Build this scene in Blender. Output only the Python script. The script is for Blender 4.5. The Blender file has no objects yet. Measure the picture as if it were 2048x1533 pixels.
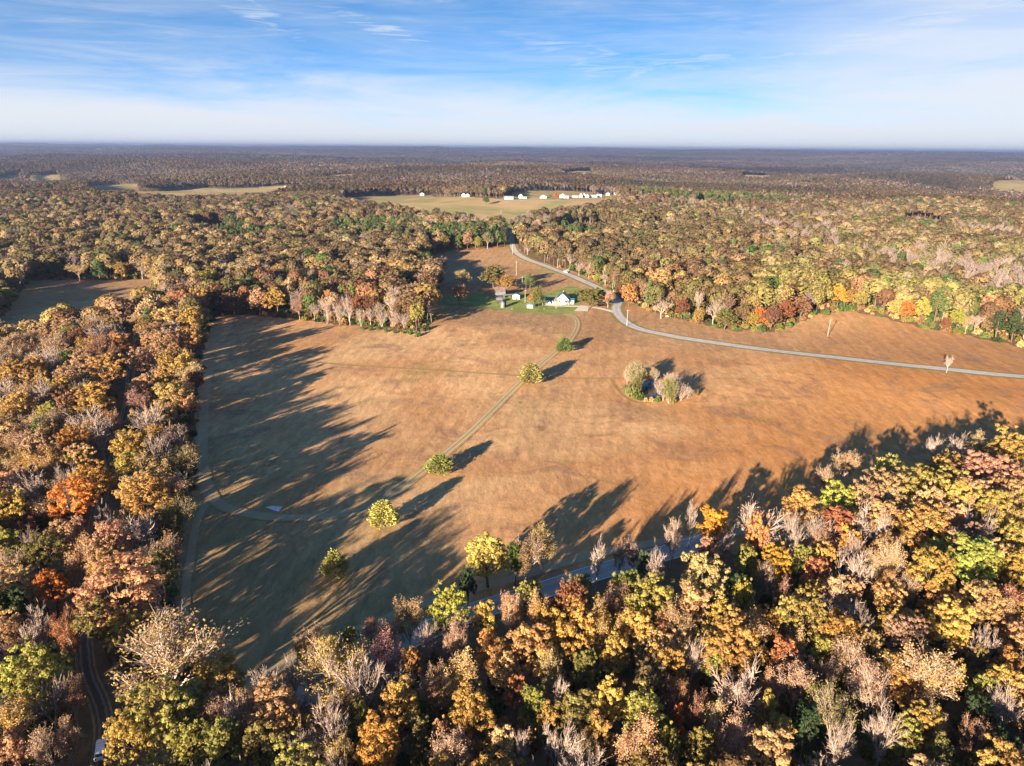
import bpy, math, random
import numpy as np
from mathutils import Matrix, Vector

random.seed(7)
RNG = np.random.default_rng(7)
C = bpy.context.scene.collection
SC = bpy.context.scene
R = math.radians

# ------------------------------------------------------------------ camera
FPX = 1422.0                       # focal length in pixels of the 2048 wide photograph
CAM_Z, PITCH, ROLL = 100.0, R(18.3), R(0.47)
_right = np.array([1.0, 0, 0]); _fwd = np.array([0, math.cos(PITCH), -math.sin(PITCH)]); _up = np.array([0, math.sin(PITCH), math.cos(PITCH)])
CX = math.cos(ROLL)*_right + math.sin(ROLL)*_up
CY = -math.sin(ROLL)*_right + math.cos(ROLL)*_up
cam_data = bpy.data.cameras.new('camera')
cam_data.sensor_width = 36.0
cam_data.lens = 36.0*FPX/2048.0
cam_data.clip_start = 1.0
cam_data.clip_end = 80000.0
cam = bpy.data.objects.new('camera', cam_data); C.objects.link(cam)
cam.matrix_world = Matrix(((CX[0], CY[0], -_fwd[0], 0), (CX[1], CY[1], -_fwd[1], 0), (CX[2], CY[2], -_fwd[2], CAM_Z), (0, 0, 0, 1)))
SC.camera = cam

# ------------------------------------------------------------------ sun, sky, exposure
SUN_AZ, SUN_EL = R(210.5), R(12.2)          # clockwise from +Y
sun_vec = Vector((math.sin(SUN_AZ)*math.cos(SUN_EL), math.cos(SUN_AZ)*math.cos(SUN_EL), math.sin(SUN_EL)))
sd = bpy.data.lights.new('sun', 'SUN'); sd.energy = 5.0; sd.angle = R(0.55); sd.color = (1.0, 0.80, 0.58)
sun = bpy.data.objects.new('sun', sd); C.objects.link(sun)
sun.rotation_euler = (-sun_vec).to_track_quat('-Z', 'Y').to_euler()
SC.view_settings.view_transform = 'Standard'
SC.view_settings.look = 'None'
SC.view_settings.exposure = 2.36
SC.view_settings.gamma = 1.0
SC.view_settings.use_curve_mapping = False

def N(nt, t, **kw):
    n = nt.nodes.new(t)
    for k, v in kw.items():
        if k.startswith('i_'):
            n.inputs[k[2:]].default_value = v
        else:
            setattr(n, k, v)
    return n
def math_n(nt, op, a, b=None, c=None, clamp=False):
    n = nt.nodes.new('ShaderNodeMath'); n.operation = op; n.use_clamp = clamp
    for i, v in enumerate((a, b, c)):
        if v is None: continue
        if isinstance(v, (int, float)): n.inputs[i].default_value = v
        else: nt.links.new(v, n.inputs[i])
    return n.outputs[0]
def smooth(nt, v, lo, hi, out0=0.0, out1=1.0):
    n = nt.nodes.new('ShaderNodeMapRange'); n.interpolation_type = 'SMOOTHSTEP'
    nt.links.new(v, n.inputs[0])
    for i, x in ((1, lo), (2, hi), (3, out0), (4, out1)): n.inputs[i].default_value = x
    return n.outputs[0]
def mixc(nt, f, a, b, mode='MIX'):
    n = nt.nodes.new('ShaderNodeMix'); n.data_type = 'RGBA'; n.blend_type = mode; n.clamp_factor = True
    for s, v in ((n.inputs[0], f), (n.inputs[6], a), (n.inputs[7], b)):
        if isinstance(v, (int, float)): s.default_value = v
        elif isinstance(v, tuple): s.default_value = v if len(v) == 4 else (*v, 1)
        else: nt.links.new(v, s)
    return n.outputs[2]
def noise(nt, vec, scale, detail=4, rough=0.55, dist=0.0):
    n = nt.nodes.new('ShaderNodeTexNoise'); n.inputs['Scale'].default_value = scale; n.inputs['Detail'].default_value = detail
    n.inputs['Roughness'].default_value = rough; n.inputs['Distortion'].default_value = dist
    if vec is not None: nt.links.new(vec, n.inputs['Vector'])
    return n.outputs[0]
def comb(nt, x, y, z=0.0):
    n = nt.nodes.new('ShaderNodeCombineXYZ')
    for i, v in enumerate((x, y, z)):
        if isinstance(v, (int, float)): n.inputs[i].default_value = v
        else: nt.links.new(v, n.inputs[i])
    return n.outputs[0]

world = bpy.data.worlds.new('World'); SC.world = world; world.use_nodes = True
wt = world.node_tree; wt.nodes.clear()
w_out = N(wt, 'ShaderNodeOutputWorld'); w_bg = N(wt, 'ShaderNodeBackground'); w_bg.inputs[1].default_value = 0.066
wt.links.new(w_bg.outputs[0], w_out.inputs[0])
tc = N(wt, 'ShaderNodeTexCoord'); sep = N(wt, 'ShaderNodeSeparateXYZ'); wt.links.new(tc.outputs['Generated'], sep.inputs[0])
dx, dy, dz = sep.outputs
az = math_n(wt, 'ARCTAN2', dx, dy); el = math_n(wt, 'ARCSINE', dz)
# the clear part of the sky deepens quickly above the horizon: the sky is looked up at a raised elevation
zr = math_n(wt, 'MULTIPLY_ADD', math_n(wt, 'MAXIMUM', dz, 0.0), 3.2, 0.17)
nrm = N(wt, 'ShaderNodeVectorMath', operation='NORMALIZE'); wt.links.new(comb(wt, dx, dy, zr), nrm.inputs[0])
sky = N(wt, 'ShaderNodeTexSky', sky_type='NISHITA', sun_disc=False, sun_elevation=SUN_EL, sun_rotation=SUN_AZ, altitude=200, air_density=1.0, dust_density=0.4, ozone_density=2.0)
wt.links.new(nrm.outputs[0], sky.inputs[0])
hs = N(wt, 'ShaderNodeHueSaturation'); hs.inputs['Saturation'].default_value = 1.27; hs.inputs['Hue'].default_value = 0.503; hs.inputs['Value'].default_value = 1.0
wt.links.new(sky.outputs[0], hs.inputs['Color'])
# thin cirrus: a veil low down with torn upper edges, and streaks above it
st = comb(wt, math_n(wt, 'MULTIPLY_ADD', el, 2.2, math_n(wt, 'MULTIPLY', az, 1.9)), math_n(wt, 'MULTIPLY', el, 15.0))
n1 = noise(wt, st, 1.7, 6, 0.6, 0.5)
st2 = comb(wt, math_n(wt, 'MULTIPLY_ADD', el, -6.0, math_n(wt, 'MULTIPLY', az, 3.2)), math_n(wt, 'MULTIPLY', el, 34.0), 4.0)
n2 = noise(wt, st2, 2.2, 7, 0.62, 1.1)
veil_e = math_n(wt, 'ADD', el, math_n(wt, 'MULTIPLY_ADD', n1, -0.17, 0.080))
veil = smooth(wt, veil_e, 0.125, 0.012)
wisp = math_n(wt, 'MULTIPLY', smooth(wt, n2, 0.42, 0.85), 0.22)
streak = math_n(wt, 'MULTIPLY', smooth(wt, n1, 0.25, 0.85), 0.34)
wisp = math_n(wt, 'MULTIPLY', math_n(wt, 'ADD', wisp, streak), smooth(wt, el, 0.6, 0.14, 0.08, 1.0))
n3_ = noise(wt, comb(wt, math_n(wt, 'MULTIPLY_ADD', el, -14.0, math_n(wt, 'MULTIPLY', az, 7.0)), math_n(wt, 'MULTIPLY', el, 70.0), 9.0), 1.6, 8, 0.66, 1.6)
def blob(pa, pe, ra, re, slope):
    a = math_n(wt, 'SUBTRACT', az, pa)
    e = math_n(wt, 'SUBTRACT', math_n(wt, 'SUBTRACT', el, pe), math_n(wt, 'MULTIPLY', a, slope))
    q = math_n(wt, 'ADD', math_n(wt, 'POWER', math_n(wt, 'DIVIDE', a, ra), 2.0), math_n(wt, 'POWER', math_n(wt, 'DIVIDE', e, re), 2.0))
    return math_n(wt, 'MULTIPLY', smooth(wt, q, 1.0, 0.0), smooth(wt, n3_, 0.34, 0.72))
bl = None
for args in ((-0.335, 0.158, 0.10, 0.020, -0.42), (0.235, 0.104, 0.17, 0.016, 0.02), (-0.17, 0.140, 0.11, 0.014, -0.28), (0.43, 0.125, 0.18, 0.022, 0.22), (0.10, 0.105, 0.13, 0.028, -0.30), (-0.10, 0.178, 0.04, 0.012, -0.1)):
    b = blob(*args); bl = b if bl is None else math_n(wt, 'MAXIMUM', bl, b)
cl = math_n(wt, 'MAXIMUM', math_n(wt, 'MAXIMUM', math_n(wt, 'MULTIPLY', veil, 0.96), wisp), math_n(wt, 'MULTIPLY', bl, 0.62))
a_ = math_n(wt, 'SUBTRACT', az, 0.62); e_ = math_n(wt, 'SUBTRACT', el, 0.10)
sheet_ = math_n(wt, 'ADD', math_n(wt, 'POWER', math_n(wt, 'DIVIDE', a_, 0.36), 2.0), math_n(wt, 'POWER', math_n(wt, 'DIVIDE', e_, 0.16), 2.0))
sheet_ = math_n(wt, 'MULTIPLY', smooth(wt, sheet_, 1.0, 0.0), smooth(wt, n1, 0.15, 0.6, 0.45, 0.75))
cl = math_n(wt, 'SUBTRACT', 1.0, math_n(wt, 'MULTIPLY', math_n(wt, 'SUBTRACT', 1.0, cl), math_n(wt, 'SUBTRACT', 1.0, sheet_)))
wt.links.new(mixc(wt, cl, hs.outputs[0], (2.55, 2.66, 2.80, 1)), w_bg.inputs[0])

# ------------------------------------------------------------------ terrain
def _hash(i, j, s):
    h = (i*374761393 + j*668265263 + s*974711) & 0xFFFFFFFF
    h = ((h ^ (h >> 13))*1274126177) & 0xFFFFFFFF
    return ((h ^ (h >> 16)) & 0xFFFF)/32767.5 - 1.0
def vn(x, y, scale, s):
    x = np.asarray(x, float)/scale; y = np.asarray(y, float)/scale
    i = np.floor(x).astype(np.int64); j = np.floor(y).astype(np.int64)
    u = x-i; v = y-j; u = u*u*u*(u*(6*u-15)+10); v = v*v*v*(v*(6*v-15)+10)
    return (_hash(i, j, s)*(1-u)+_hash(i+1, j, s)*u)*(1-v) + (_hash(i, j+1, s)*(1-u)+_hash(i+1, j+1, s)*u)*v
def sstep(x, a, b):
    t = np.clip((np.asarray(x, float)-a)/(b-a), 0, 1); return t*t*(3-2*t)
def gauss(x, y, cx, cy, sx, sy=None):
    sy = sy or sx
    return np.exp(-((x-cx)/sx)**2-((y-cy)/sy)**2)
def terrain(x, y):
    x = np.asarray(x, float); y = np.asarray(y, float)
    r = np.hypot(x, y)
    z = (0.9*vn(x, y, 95, 1)+0.35*vn(x, y, 31, 2))*sstep(r, 60, 200)
    z = z + (7.0*vn(x, y, 270, 3)+3.0*vn(x, y, 120, 4))*sstep(r, 500, 1000)*(1-0.8*gauss(x, y, 40, 1250, 420, 260))
    z = z + 16*gauss(x, y, 40, 1290, 420, 210) + 6.5*gauss(x, y, 215, 458, 75, 48) - 1.2*gauss(x, y, 55, 280, 14)
    f = sstep(r, 1250, 2900)
    z = z + f*(36*vn(x*0.8, y, 1400, 5)+22*vn(x*0.6, y, 480, 6)) - 10*gauss(x, y, 0, 2300, 4000, 500)
    z = z + 40*sstep(r, 3500, 15000) + 16*sstep(r, 9000, 22000)*vn(x, y, 5200, 8)
    z = z + 17*gauss(x, y, 900, 2300, 700, 260) + 14*gauss(x, y, -500, 2900, 900, 300) + 9*gauss(x, y, -750, 1850, 420, 160)
    return z
def ray(px, py):
    a = (px-1024)/FPX; b = -(py-766.5)/FPX
    return _fwd + a*CX + b*CY
_T = 40*1.012**np.arange(560)
def at(px, py, up=0.0):
    """the point 'up' metres above the ground that the photograph's pixel px, py shows"""
    d = ray(px, py); d = d/np.linalg.norm(d)
    X, Y, Z = d[0]*_T, d[1]*_T, CAM_Z+d[2]*_T
    g = Z-up-terrain(X, Y)
    k = np.argmax(g < 0)
    if not g[k] < 0: k = len(_T)-1
    lo, hi = _T[max(k-1, 0)], _T[k]
    for _ in range(22):
        m = (lo+hi)/2
        if CAM_Z+d[2]*m-up-float(terrain(d[0]*m, d[1]*m)) < 0: hi = m
        else: lo = m
    return np.array([d[0]*hi, d[1]*hi, CAM_Z+d[2]*hi-up])
def project(x, y, z):
    v = np.stack([np.asarray(x, float), np.asarray(y, float), np.asarray(z, float)-CAM_Z], -1)
    dep = v@_fwd
    dd = np.where(dep > 1, dep, 1)
    return 1024+FPX*(v@CX)/dd, 766.5-FPX*(v@CY)/dd, dep
def gpoly(pts): return np.array([at(*p)[:2] for p in pts])
def inside(poly, x, y):
    r = np.zeros(np.shape(x), bool); n = len(poly)
    for i in range(n):
        x1, y1 = poly[i]; x2, y2 = poly[(i+1) % n]
        if y1 == y2: continue
        c = ((y1 > y) != (y2 > y)) & (x < (x2-x1)*(y-y1)/(y2-y1)+x1)
        r ^= c
    return r
def dist_line(pl, x, y):
    best = np.full(np.shape(x), 1e9)
    for (x1, y1), (x2, y2) in zip(pl[:-1], pl[1:]):
        ux, uy = x2-x1, y2-y1; L2 = ux*ux+uy*uy+1e-9
        t = np.clip(((x-x1)*ux+(y-y1)*uy)/L2, 0, 1)
        best = np.minimum(best, np.hypot(x-x1-t*ux, y-y1-t*uy))
    return best
def curve(pts, step=2.0):
    """smooth line through ground points"""
    p = np.array(pts, float); out = []
    q = np.vstack([2*p[0]-p[1], p, 2*p[-1]-p[-2]])
    for i in range(1, len(q)-2):
        a, b, c, d = q[i-1], q[i], q[i+1], q[i+2]
        n = max(2, int(np.linalg.norm(c-b)/step))
        for t in np.linspace(0, 1, n, endpoint=False):
            out.append(0.5*((2*b)+(-a+c)*t+(2*a-5*b+4*c-d)*t*t+(-a+3*b-3*c+d)*t**3))
    out.append(p[-1]); return np.array(out)

FIELD = gpoly([(430,634),(500,630),(600,640),(680,650),(760,655),(850,664),(868,640),(846,616),(872,600),(880,570),(850,545),(838,522),(880,507),(940,500),(1012,494),(1018,484),(1032,484),(1044,510),(1090,527),(1130,538),(1180,556),(1228,585),(1262,604),(1300,622),(1340,634),(1400,648),(1470,662),(1560,664),(1600,645),(1640,628),(1700,622),(1760,634),(1850,657),(1950,675),(2048,695),(2250,725),(2400,800),(2400,980),(2048,990),(1900,1002),(1750,1055),(1650,1098),(1520,1102),(1440,1112),(1352,1108),(1180,1138),(950,1205),(700,1325),(560,1398),(450,1445),(395,1400),(365,1300),(350,1200),(360,1100),(378,1000),(396,930),(388,850),(396,760),(412,680)])
SIDE_MEADOW = gpoly([(0,690),(0,640),(36,590),(60,562),(150,560),(305,558),(312,600),(300,640),(230,655),(150,672),(60,690)])
HILL_MEADOW = gpoly([(676,412),(690,396),(780,391),(860,391),(900,394),(960,396),(1005,398),(1040,390),(1090,389),(1110,392),(1150,391),(1200,389),(1232,391),(1236,410),(1200,424),(1150,434),(1080,446),(1050,456),(1010,466),(975,464),(930,458),(870,444),(800,432),(720,424)])
FAR_OPEN = [gpoly(p) for p in (
    [(176,380),(185,372),(230,370),(278,370),(282,398),(205,400)], [(262,392),(268,382),(400,376),(470,378),(560,372),(604,374),(590,386),(520,406),(470,410),(350,412),(276,408)],
    [(1790,444),(1830,432),(1885,446),(1900,466),(1840,468)], [(1880,390),(1890,380),(1915,382),(1915,392)], [(1980,376),(1990,364),(2080,362),(2080,396),(2000,392)],
    [(1095,462),(1130,448),(1165,449),(1240,456),(1240,474),(1180,476),(1100,474)], [(1275,474),(1320,456),(1348,464),(1340,476)],
    [(385,466),(395,457),(450,453),(458,474),(395,480)], [(55,362),(62,352),(115,349),(132,366),(64,376)], [(1015,392),(1030,384),(1120,382),(1184,385),(1184,395),(1030,396)], [(1070,540),(1130,540),(1140,548),(1080,548)],
    [(560,376),(600,372),(605,384),(570,386)], [(640,352),(700,349),(712,360),(650,362)], [(1120,345),(1180,342),(1190,352),(1130,354)], [(1480,352),(1540,349),(1552,360),(1490,363)], [(1700,400),(1745,396),(1752,408),(1705,412)], [(0,356),(40,352),(44,366),(0,370)], [(860,330),(930,328),(936,336),(868,338)], [(16,352),(40,346),(46,354),(24,358)], [(1570,396),(1590,386),(1600,394),(1580,400)], [(1390,418),(1396,406),(1415,408),(1412,420)])]
LAWN = gpoly([(872,612),(920,613),(980,619),(1050,627),(1110,630),(1152,628),(1160,612),(1150,590),(1165,578),(1140,572),(1100,584),(1060,586),(1010,588),(985,592),(960,585),(920,588),(880,596)])
def road_line(pts, step=2.0): return curve([at(*p)[:2] for p in pts], step)
UPPER_ROAD = road_line([(1008,452),(1020,470),(1024,488),(1031,504),(1052,518),(1090,532),(1130,547),(1165,562),(1198,577),(1225,592),(1236,604),(1232,617),(1239,633),(1256,648),(1287,661),(1350,674),(1400,682),(1500,696),(1600,708),(1700,719),(1800,730),(1900,740),(2048,754),(2300,778)])
LOWER_ROAD = road_line([(1440,1074),(1345,1103),(1250,1130),(1180,1150),(1090,1180),(1000,1208),(950,1224),(860,1260),(760,1308),(640,1375),(560,1412),(450,1472),(300,1560)])
DIRT_LANE = road_line([(275,660),(270,700),(262,740),(258,790),(246,850),(233,905),(214,960),(192,1040),(176,1150),(168,1260),(174,1346),(196,1400),(208,1450),(206,1500),(196,1570)])
DRIVE = road_line([(1232,626),(1206,619),(1178,614.5),(1150,613.5),(1120,612.5),(1090,611)], 1.5)
FARM_TRACK = road_line([(1128,629),(1146,633),(1154,645),(1152,660),(1136,685),(1110,705),(1075,735),(1040,766),(1000,806),(950,856),(900,900),(850,940),(790,985),(735,1018),(650,1033),(560,1036),(490,1027),(440,1010),(416,980),(406,930),(405,880),(410,800),(418,740)])
LOOP_TRACK = FARM_TRACK[np.argmin(np.hypot(*(FARM_TRACK-at(700, 1027)[:2]).T)):]
FARM_TRACK = FARM_TRACK[:len(FARM_TRACK)-len(LOOP_TRACK)+1]
EDGE_TRACK = road_line([(424,990),(396,1040),(382,1110),(372,1180),(368,1250)])
ROADSIDE_TRACK = road_line([(2040,955),(1800,985),(1500,1060),(1330,1083),(1180,1112),(1000,1165),(880,1196),(700,1270),(540,1345),(430,1400)])
GRASS_STRIP = road_line([(590,722),(700,731),(840,739),(960,747),(1040,752),(1130,757),(1240,757)])
GULLY = road_line([(1222,759),(1232,776),(1250,795),(1275,806),(1300,806)], 1.0)

# ------------------------------------------------------------------ mesh helpers
def mesh_np(name, V, Q=None, T=None, mats=(), mat_ix=None, smooth_shade=False, attrs=None):
    V = np.asarray(V, np.float32).reshape(-1, 3)
    Q = np.zeros((0, 4), np.int32) if Q is None or len(Q) == 0 else np.asarray(Q, np.int32)
    T = np.zeros((0, 3), np.int32) if T is None or len(T) == 0 else np.asarray(T, np.int32)
    me = bpy.data.meshes.new(name)
    me.vertices.add(len(V)); me.vertices.foreach_set('co', V.ravel())
    if not len(Q) and not len(T):
        for k, (dom, typ, val) in (attrs or {}).items():
            me.attributes.new(k, typ, dom).data.foreach_set('color' if typ == 'FLOAT_COLOR' else ('vector' if typ == 'FLOAT_VECTOR' else 'value'), np.asarray(val, np.int32 if typ == 'INT' else np.float32).ravel())
        return me
    loops = np.concatenate([Q.ravel(), T.ravel()])
    me.loops.add(len(loops)); me.loops.foreach_set('vertex_index', loops)
    tot = np.concatenate([np.full(len(Q), 4, np.int32), np.full(len(T), 3, np.int32)])
    start = np.concatenate([[0], np.cumsum(tot)[:-1]]).astype(np.int32)
    me.polygons.add(len(tot)); me.polygons.foreach_set('loop_start', start); me.polygons.foreach_set('loop_total', tot)
    if mat_ix is not None: me.polygons.foreach_set('material_index', np.asarray(mat_ix, np.int32))
    me.polygons.foreach_set('use_smooth', np.full(len(tot), smooth_shade))
    for m in mats: me.materials.append(m)
    for k, (dom, typ, val) in (attrs or {}).items():
        a = me.attributes.new(k, typ, dom)
        a.data.foreach_set('color' if typ == 'FLOAT_COLOR' else ('vector' if typ == 'FLOAT_VECTOR' else 'value'), np.asarray(val, np.int32 if typ == 'INT' else np.float32).ravel())
    me.update(calc_edges=True); me.validate()
    return me
def link(name, me, parent=None, loc=None, rz=None):
    o = bpy.data.objects.new(name, me); C.objects.link(o)
    if parent is not None: o.parent = parent
    if loc is not None: o.location = loc
    if rz is not None: o.rotation_euler = (0, 0, rz)
    return o
def tag(o, label=None, cat=None, group=None, kind=None):
    for k, v in (('label', label), ('category', cat), ('group', group), ('kind', kind)):
        if v: o[k] = v
    return o
def thing(name, label, cat, loc, rz=0.0, group=None):
    o = link(name, None, None, loc, rz); o.empty_display_size = 0.5
    return tag(o, label, cat, group)
class MB:
    """collects boxes, prisms and tubes for one mesh"""
    def __init__(s): s.V = []; s.F = []
    def add(s, verts, faces):
        b = len(s.V); s.V += [tuple(map(float, v)) for v in verts]; s.F += [tuple(b+i for i in f) for f in faces]; return s
    def box(s, x0, x1, y0, y1, z0, z1):
        return s.add([(x0,y0,z0),(x1,y0,z0),(x1,y1,z0),(x0,y1,z0),(x0,y0,z1),(x1,y0,z1),(x1,y1,z1),(x0,y1,z1)], [(0,3,2,1),(4,5,6,7),(0,1,5,4),(1,2,6,5),(2,3,7,6),(3,0,4,7)])
    def prism(s, prof, y0, y1):
        n = len(prof)
        return s.add([(x,y0,z) for x,z in prof]+[(x,y1,z) for x,z in prof], [tuple(range(n)), tuple(range(2*n-1,n-1,-1))]+[(i, i+n, (i+1)%n+n, (i+1)%n) for i in range(n)])
    def prism_x(s, prof, x0, x1):
        n = len(prof)
        return s.add([(x0,y,z) for y,z in prof]+[(x1,y,z) for y,z in prof], [tuple(range(n-1,-1,-1)), tuple(range(n,2*n))]+[((i+1)%n, (i+1)%n+n, i+n, i) for i in range(n)])
    def tube(s, p, q, r0, r1=None, n=8):
        r1 = r0 if r1 is None else r1; p = np.array(p, float); q = np.array(q, float); d = q-p; d /= np.linalg.norm(d)
        a = np.cross(d, (0,0,1) if abs(d[2]) < .9 else (1,0,0)); a /= np.linalg.norm(a); b = np.cross(d, a)
        A = [2*math.pi*i/n for i in range(n)]
        return s.add([p+r0*(math.cos(t)*a+math.sin(t)*b) for t in A]+[q+r1*(math.cos(t)*a+math.sin(t)*b) for t in A], [(i, (i+1)%n, (i+1)%n+n, i+n) for i in range(n)]+[tuple(range(n-1,-1,-1)), tuple(range(n,2*n))])
    def build(s, name, mat, parent=None, smooth_shade=False):
        me = bpy.data.meshes.new(name); me.from_pydata(s.V, [], s.F); me.materials.append(mat); me.update()
        if smooth_shade: me.polygons.foreach_set('use_smooth', [True]*len(me.polygons))
        return link(name, me, parent)

# ------------------------------------------------------------------ materials
def new_mat(name):
    m = bpy.data.materials.new(name); m.use_nodes = True; m.node_tree.nodes.clear()
    nt = m.node_tree; o = N(nt, 'ShaderNodeOutputMaterial'); return m, nt, o
def plain(name, col, rough=0.8, var=0.15, scale=1.5, metal=0.0, spec=0.3, bump=0.0):
    m, nt, o = new_mat(name)
    b = N(nt, 'ShaderNodeBsdfPrincipled'); b.inputs['Roughness'].default_value = rough; b.inputs['Metallic'].default_value = metal
    b.inputs['Specular IOR Level'].default_value = spec
    t = N(nt, 'ShaderNodeTexCoord'); n = noise(nt, t.outputs['Object'], scale, 5, 0.6)
    f = smooth(nt, n, 0.3, 0.7, 1-var, 1+var)
    v = N(nt, 'ShaderNodeVectorMath', operation='SCALE'); v.inputs[0].default_value = col; nt.links.new(f, v.inputs['Scale'])
    nt.links.new(v.outputs[0], b.inputs['Base Color']); nt.links.new(b.outputs[0], o.inputs[0])
    if bump:
        bp = N(nt, 'ShaderNodeBump'); bp.inputs['Strength'].default_value = bump; nt.links.new(n, bp.inputs['Height']); nt.links.new(bp.outputs[0], b.inputs['Normal'])
    return m
def leaf_mat(name, trans=0.46):
    m, nt, o = new_mat(name)
    a = N(nt, 'ShaderNodeAttribute', attribute_type='INSTANCER', attribute_name='tint')
    v = N(nt, 'ShaderNodeAttribute', attribute_type='GEOMETRY', attribute_name='v')
    h = N(nt, 'ShaderNodeHueSaturation'); nt.links.new(a.outputs['Color'], h.inputs['Color'])
    nt.links.new(math_n(nt, 'MULTIPLY_ADD', v.outputs['Fac'], 0.018, 0.5), h.inputs['Hue'])
    nt.links.new(math_n(nt, 'MULTIPLY_ADD', v.outputs['Fac'], 0.34, 1.0), h.inputs['Value'])
    d = N(nt, 'ShaderNodeBsdfDiffuse'); t = N(nt, 'ShaderNodeBsdfTranslucent'); x = N(nt, 'ShaderNodeMixShader'); x.inputs[0].default_value = trans
    nt.links.new(h.outputs[0], d.inputs[0]); nt.links.new(h.outputs[0], t.inputs[0])
    nt.links.new(d.outputs[0], x.inputs[1]); nt.links.new(t.outputs[0], x.inputs[2]); nt.links.new(x.outputs[0], o.inputs[0])
    return m
def bark_mat(name, col, var=0.3):
    m, nt, o = new_mat(name)
    d = N(nt, 'ShaderNodeBsdfDiffuse'); t = N(nt, 'ShaderNodeTexCoord'); oi = N(nt, 'ShaderNodeObjectInfo')
    n = noise(nt, t.outputs['Object'], 1.3, 4, 0.6)
    f = math_n(nt, 'ADD', smooth(nt, n, 0.3, 0.7, 1-var, 1+var), math_n(nt, 'MULTIPLY_ADD', oi.outputs['Random'], 0.3, -0.15))
    v = N(nt, 'ShaderNodeVectorMath', operation='SCALE'); v.inputs[0].default_value = col; nt.links.new(f, v.inputs['Scale'])
    nt.links.new(v.outputs[0], d.inputs[0]); nt.links.new(d.outputs[0], o.inputs[0])
    return m
M_LEAF = leaf_mat('leaf'); M_NEEDLE = leaf_mat('needle', 0.12)
M_TWIG_FAR = bark_mat('far_twig', (0.15, 0.122, 0.115)); M_TWIG_MID = bark_mat('mid_twig', (0.19, 0.152, 0.136))
M_BARK = bark_mat('bark', (0.12, 0.09, 0.07)); M_PALE = bark_mat('pale_bark', (0.36, 0.285, 0.24)); M_TWIG = bark_mat('twig', (0.30, 0.235, 0.20))

def field_nodes(nt):
    """the brown hay field, from world position; returns colour and height"""
    g = N(nt, 'ShaderNodeNewGeometry'); P = g.outputs['Position']
    mp = N(nt, 'ShaderNodeMapping'); mp.inputs['Rotation'].default_value = (0, 0, R(28)); mp.inputs['Scale'].default_value = (1.0, 0.33, 1.0); nt.links.new(P, mp.inputs[0])
    sp = N(nt, 'ShaderNodeSeparateXYZ'); nt.links.new(P, sp.inputs[0])
    big = noise(nt, P, 0.011, 5, 0.6, 0.6); mid = noise(nt, P, 0.055, 6, 0.65, 0.8); fine = noise(nt, mp.outputs[0], 0.65, 5, 0.7); grain = noise(nt, P, 2.1, 3, 0.7)
    c = mixc(nt, smooth(nt, big, 0.38, 0.62), (0.37, 0.203, 0.096), (0.46, 0.288, 0.148))
    # redder broom sedge towards the near right of the field
    e = smooth(nt, math_n(nt, 'ADD', math_n(nt, 'MULTIPLY_ADD', sp.outputs[0], 0.006, math_n(nt, 'MULTIPLY', sp.outputs[1], -0.004)), math_n(nt, 'MULTIPLY', mid, 1.2)), -0.35, 0.35)
    c = mixc(nt, math_n(nt, 'MULTIPLY', e, 0.75), c, (0.42, 0.185, 0.060))
    # duller ground beyond the road
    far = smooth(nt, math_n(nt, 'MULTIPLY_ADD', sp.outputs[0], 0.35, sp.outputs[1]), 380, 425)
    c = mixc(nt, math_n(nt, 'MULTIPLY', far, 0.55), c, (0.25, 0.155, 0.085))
    c = mixc(nt, math_n(nt, 'MULTIPLY', smooth(nt, mid, 0.49, 0.68), 0.72), c, (0.24, 0.145, 0.095))
    c = mixc(nt, math_n(nt, 'MULTIPLY', smooth(nt, noise(nt, P, 0.03, 5, 0.6, 1.0), 0.55, 0.72), 0.45), c, (0.20, 0.175, 0.06))
    tuft = noise(nt, mp.outputs[0], 0.22, 6, 0.75, 1.5)
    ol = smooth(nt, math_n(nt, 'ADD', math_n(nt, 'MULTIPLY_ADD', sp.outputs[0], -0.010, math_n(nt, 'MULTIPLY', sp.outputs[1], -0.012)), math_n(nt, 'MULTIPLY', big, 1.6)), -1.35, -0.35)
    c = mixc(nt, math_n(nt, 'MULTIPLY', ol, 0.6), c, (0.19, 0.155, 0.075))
    f = math_n(nt, 'MULTIPLY', smooth(nt, fine, 0.25, 0.75, 0.86, 1.18), smooth(nt, grain, 0.25, 0.75, 0.90, 1.14))
    f = math_n(nt, 'MULTIPLY', f, smooth(nt, tuft, 0.27, 0.73, 0.80, 1.20)); f = math_n(nt, 'MULTIPLY', f, smooth(nt, noise(nt, mp.outputs[0], 0.9, 2, 0.5), 0.69, 0.77, 1.0, 0.72))
    wv = N(nt, 'ShaderNodeTexWave', wave_type='BANDS', bands_direction='X'); wv.inputs['Scale'].default_value = 0.055; wv.inputs['Distortion'].default_value = 3.0; wv.inputs['Detail'].default_value = 2.0; wv.inputs['Detail Scale'].default_value = 0.25; nt.links.new(mp.outputs[0], wv.inputs[0])
    f = math_n(nt, 'MULTIPLY', f, smooth(nt, wv.outputs['Fac'], 0.1, 0.9, 0.955, 1.04))
    v = N(nt, 'ShaderNodeVectorMath', operation='SCALE'); nt.links.new(c, v.inputs[0]); nt.links.new(f, v.inputs['Scale'])
    hgt = math_n(nt, 'ADD', math_n(nt, 'MULTIPLY', fine, 0.5), math_n(nt, 'ADD', math_n(nt, 'MULTIPLY', grain, 0.3), math_n(nt, 'MULTIPLY', mid, 1.2)))
    return P, v.outputs[0], hgt
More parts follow.
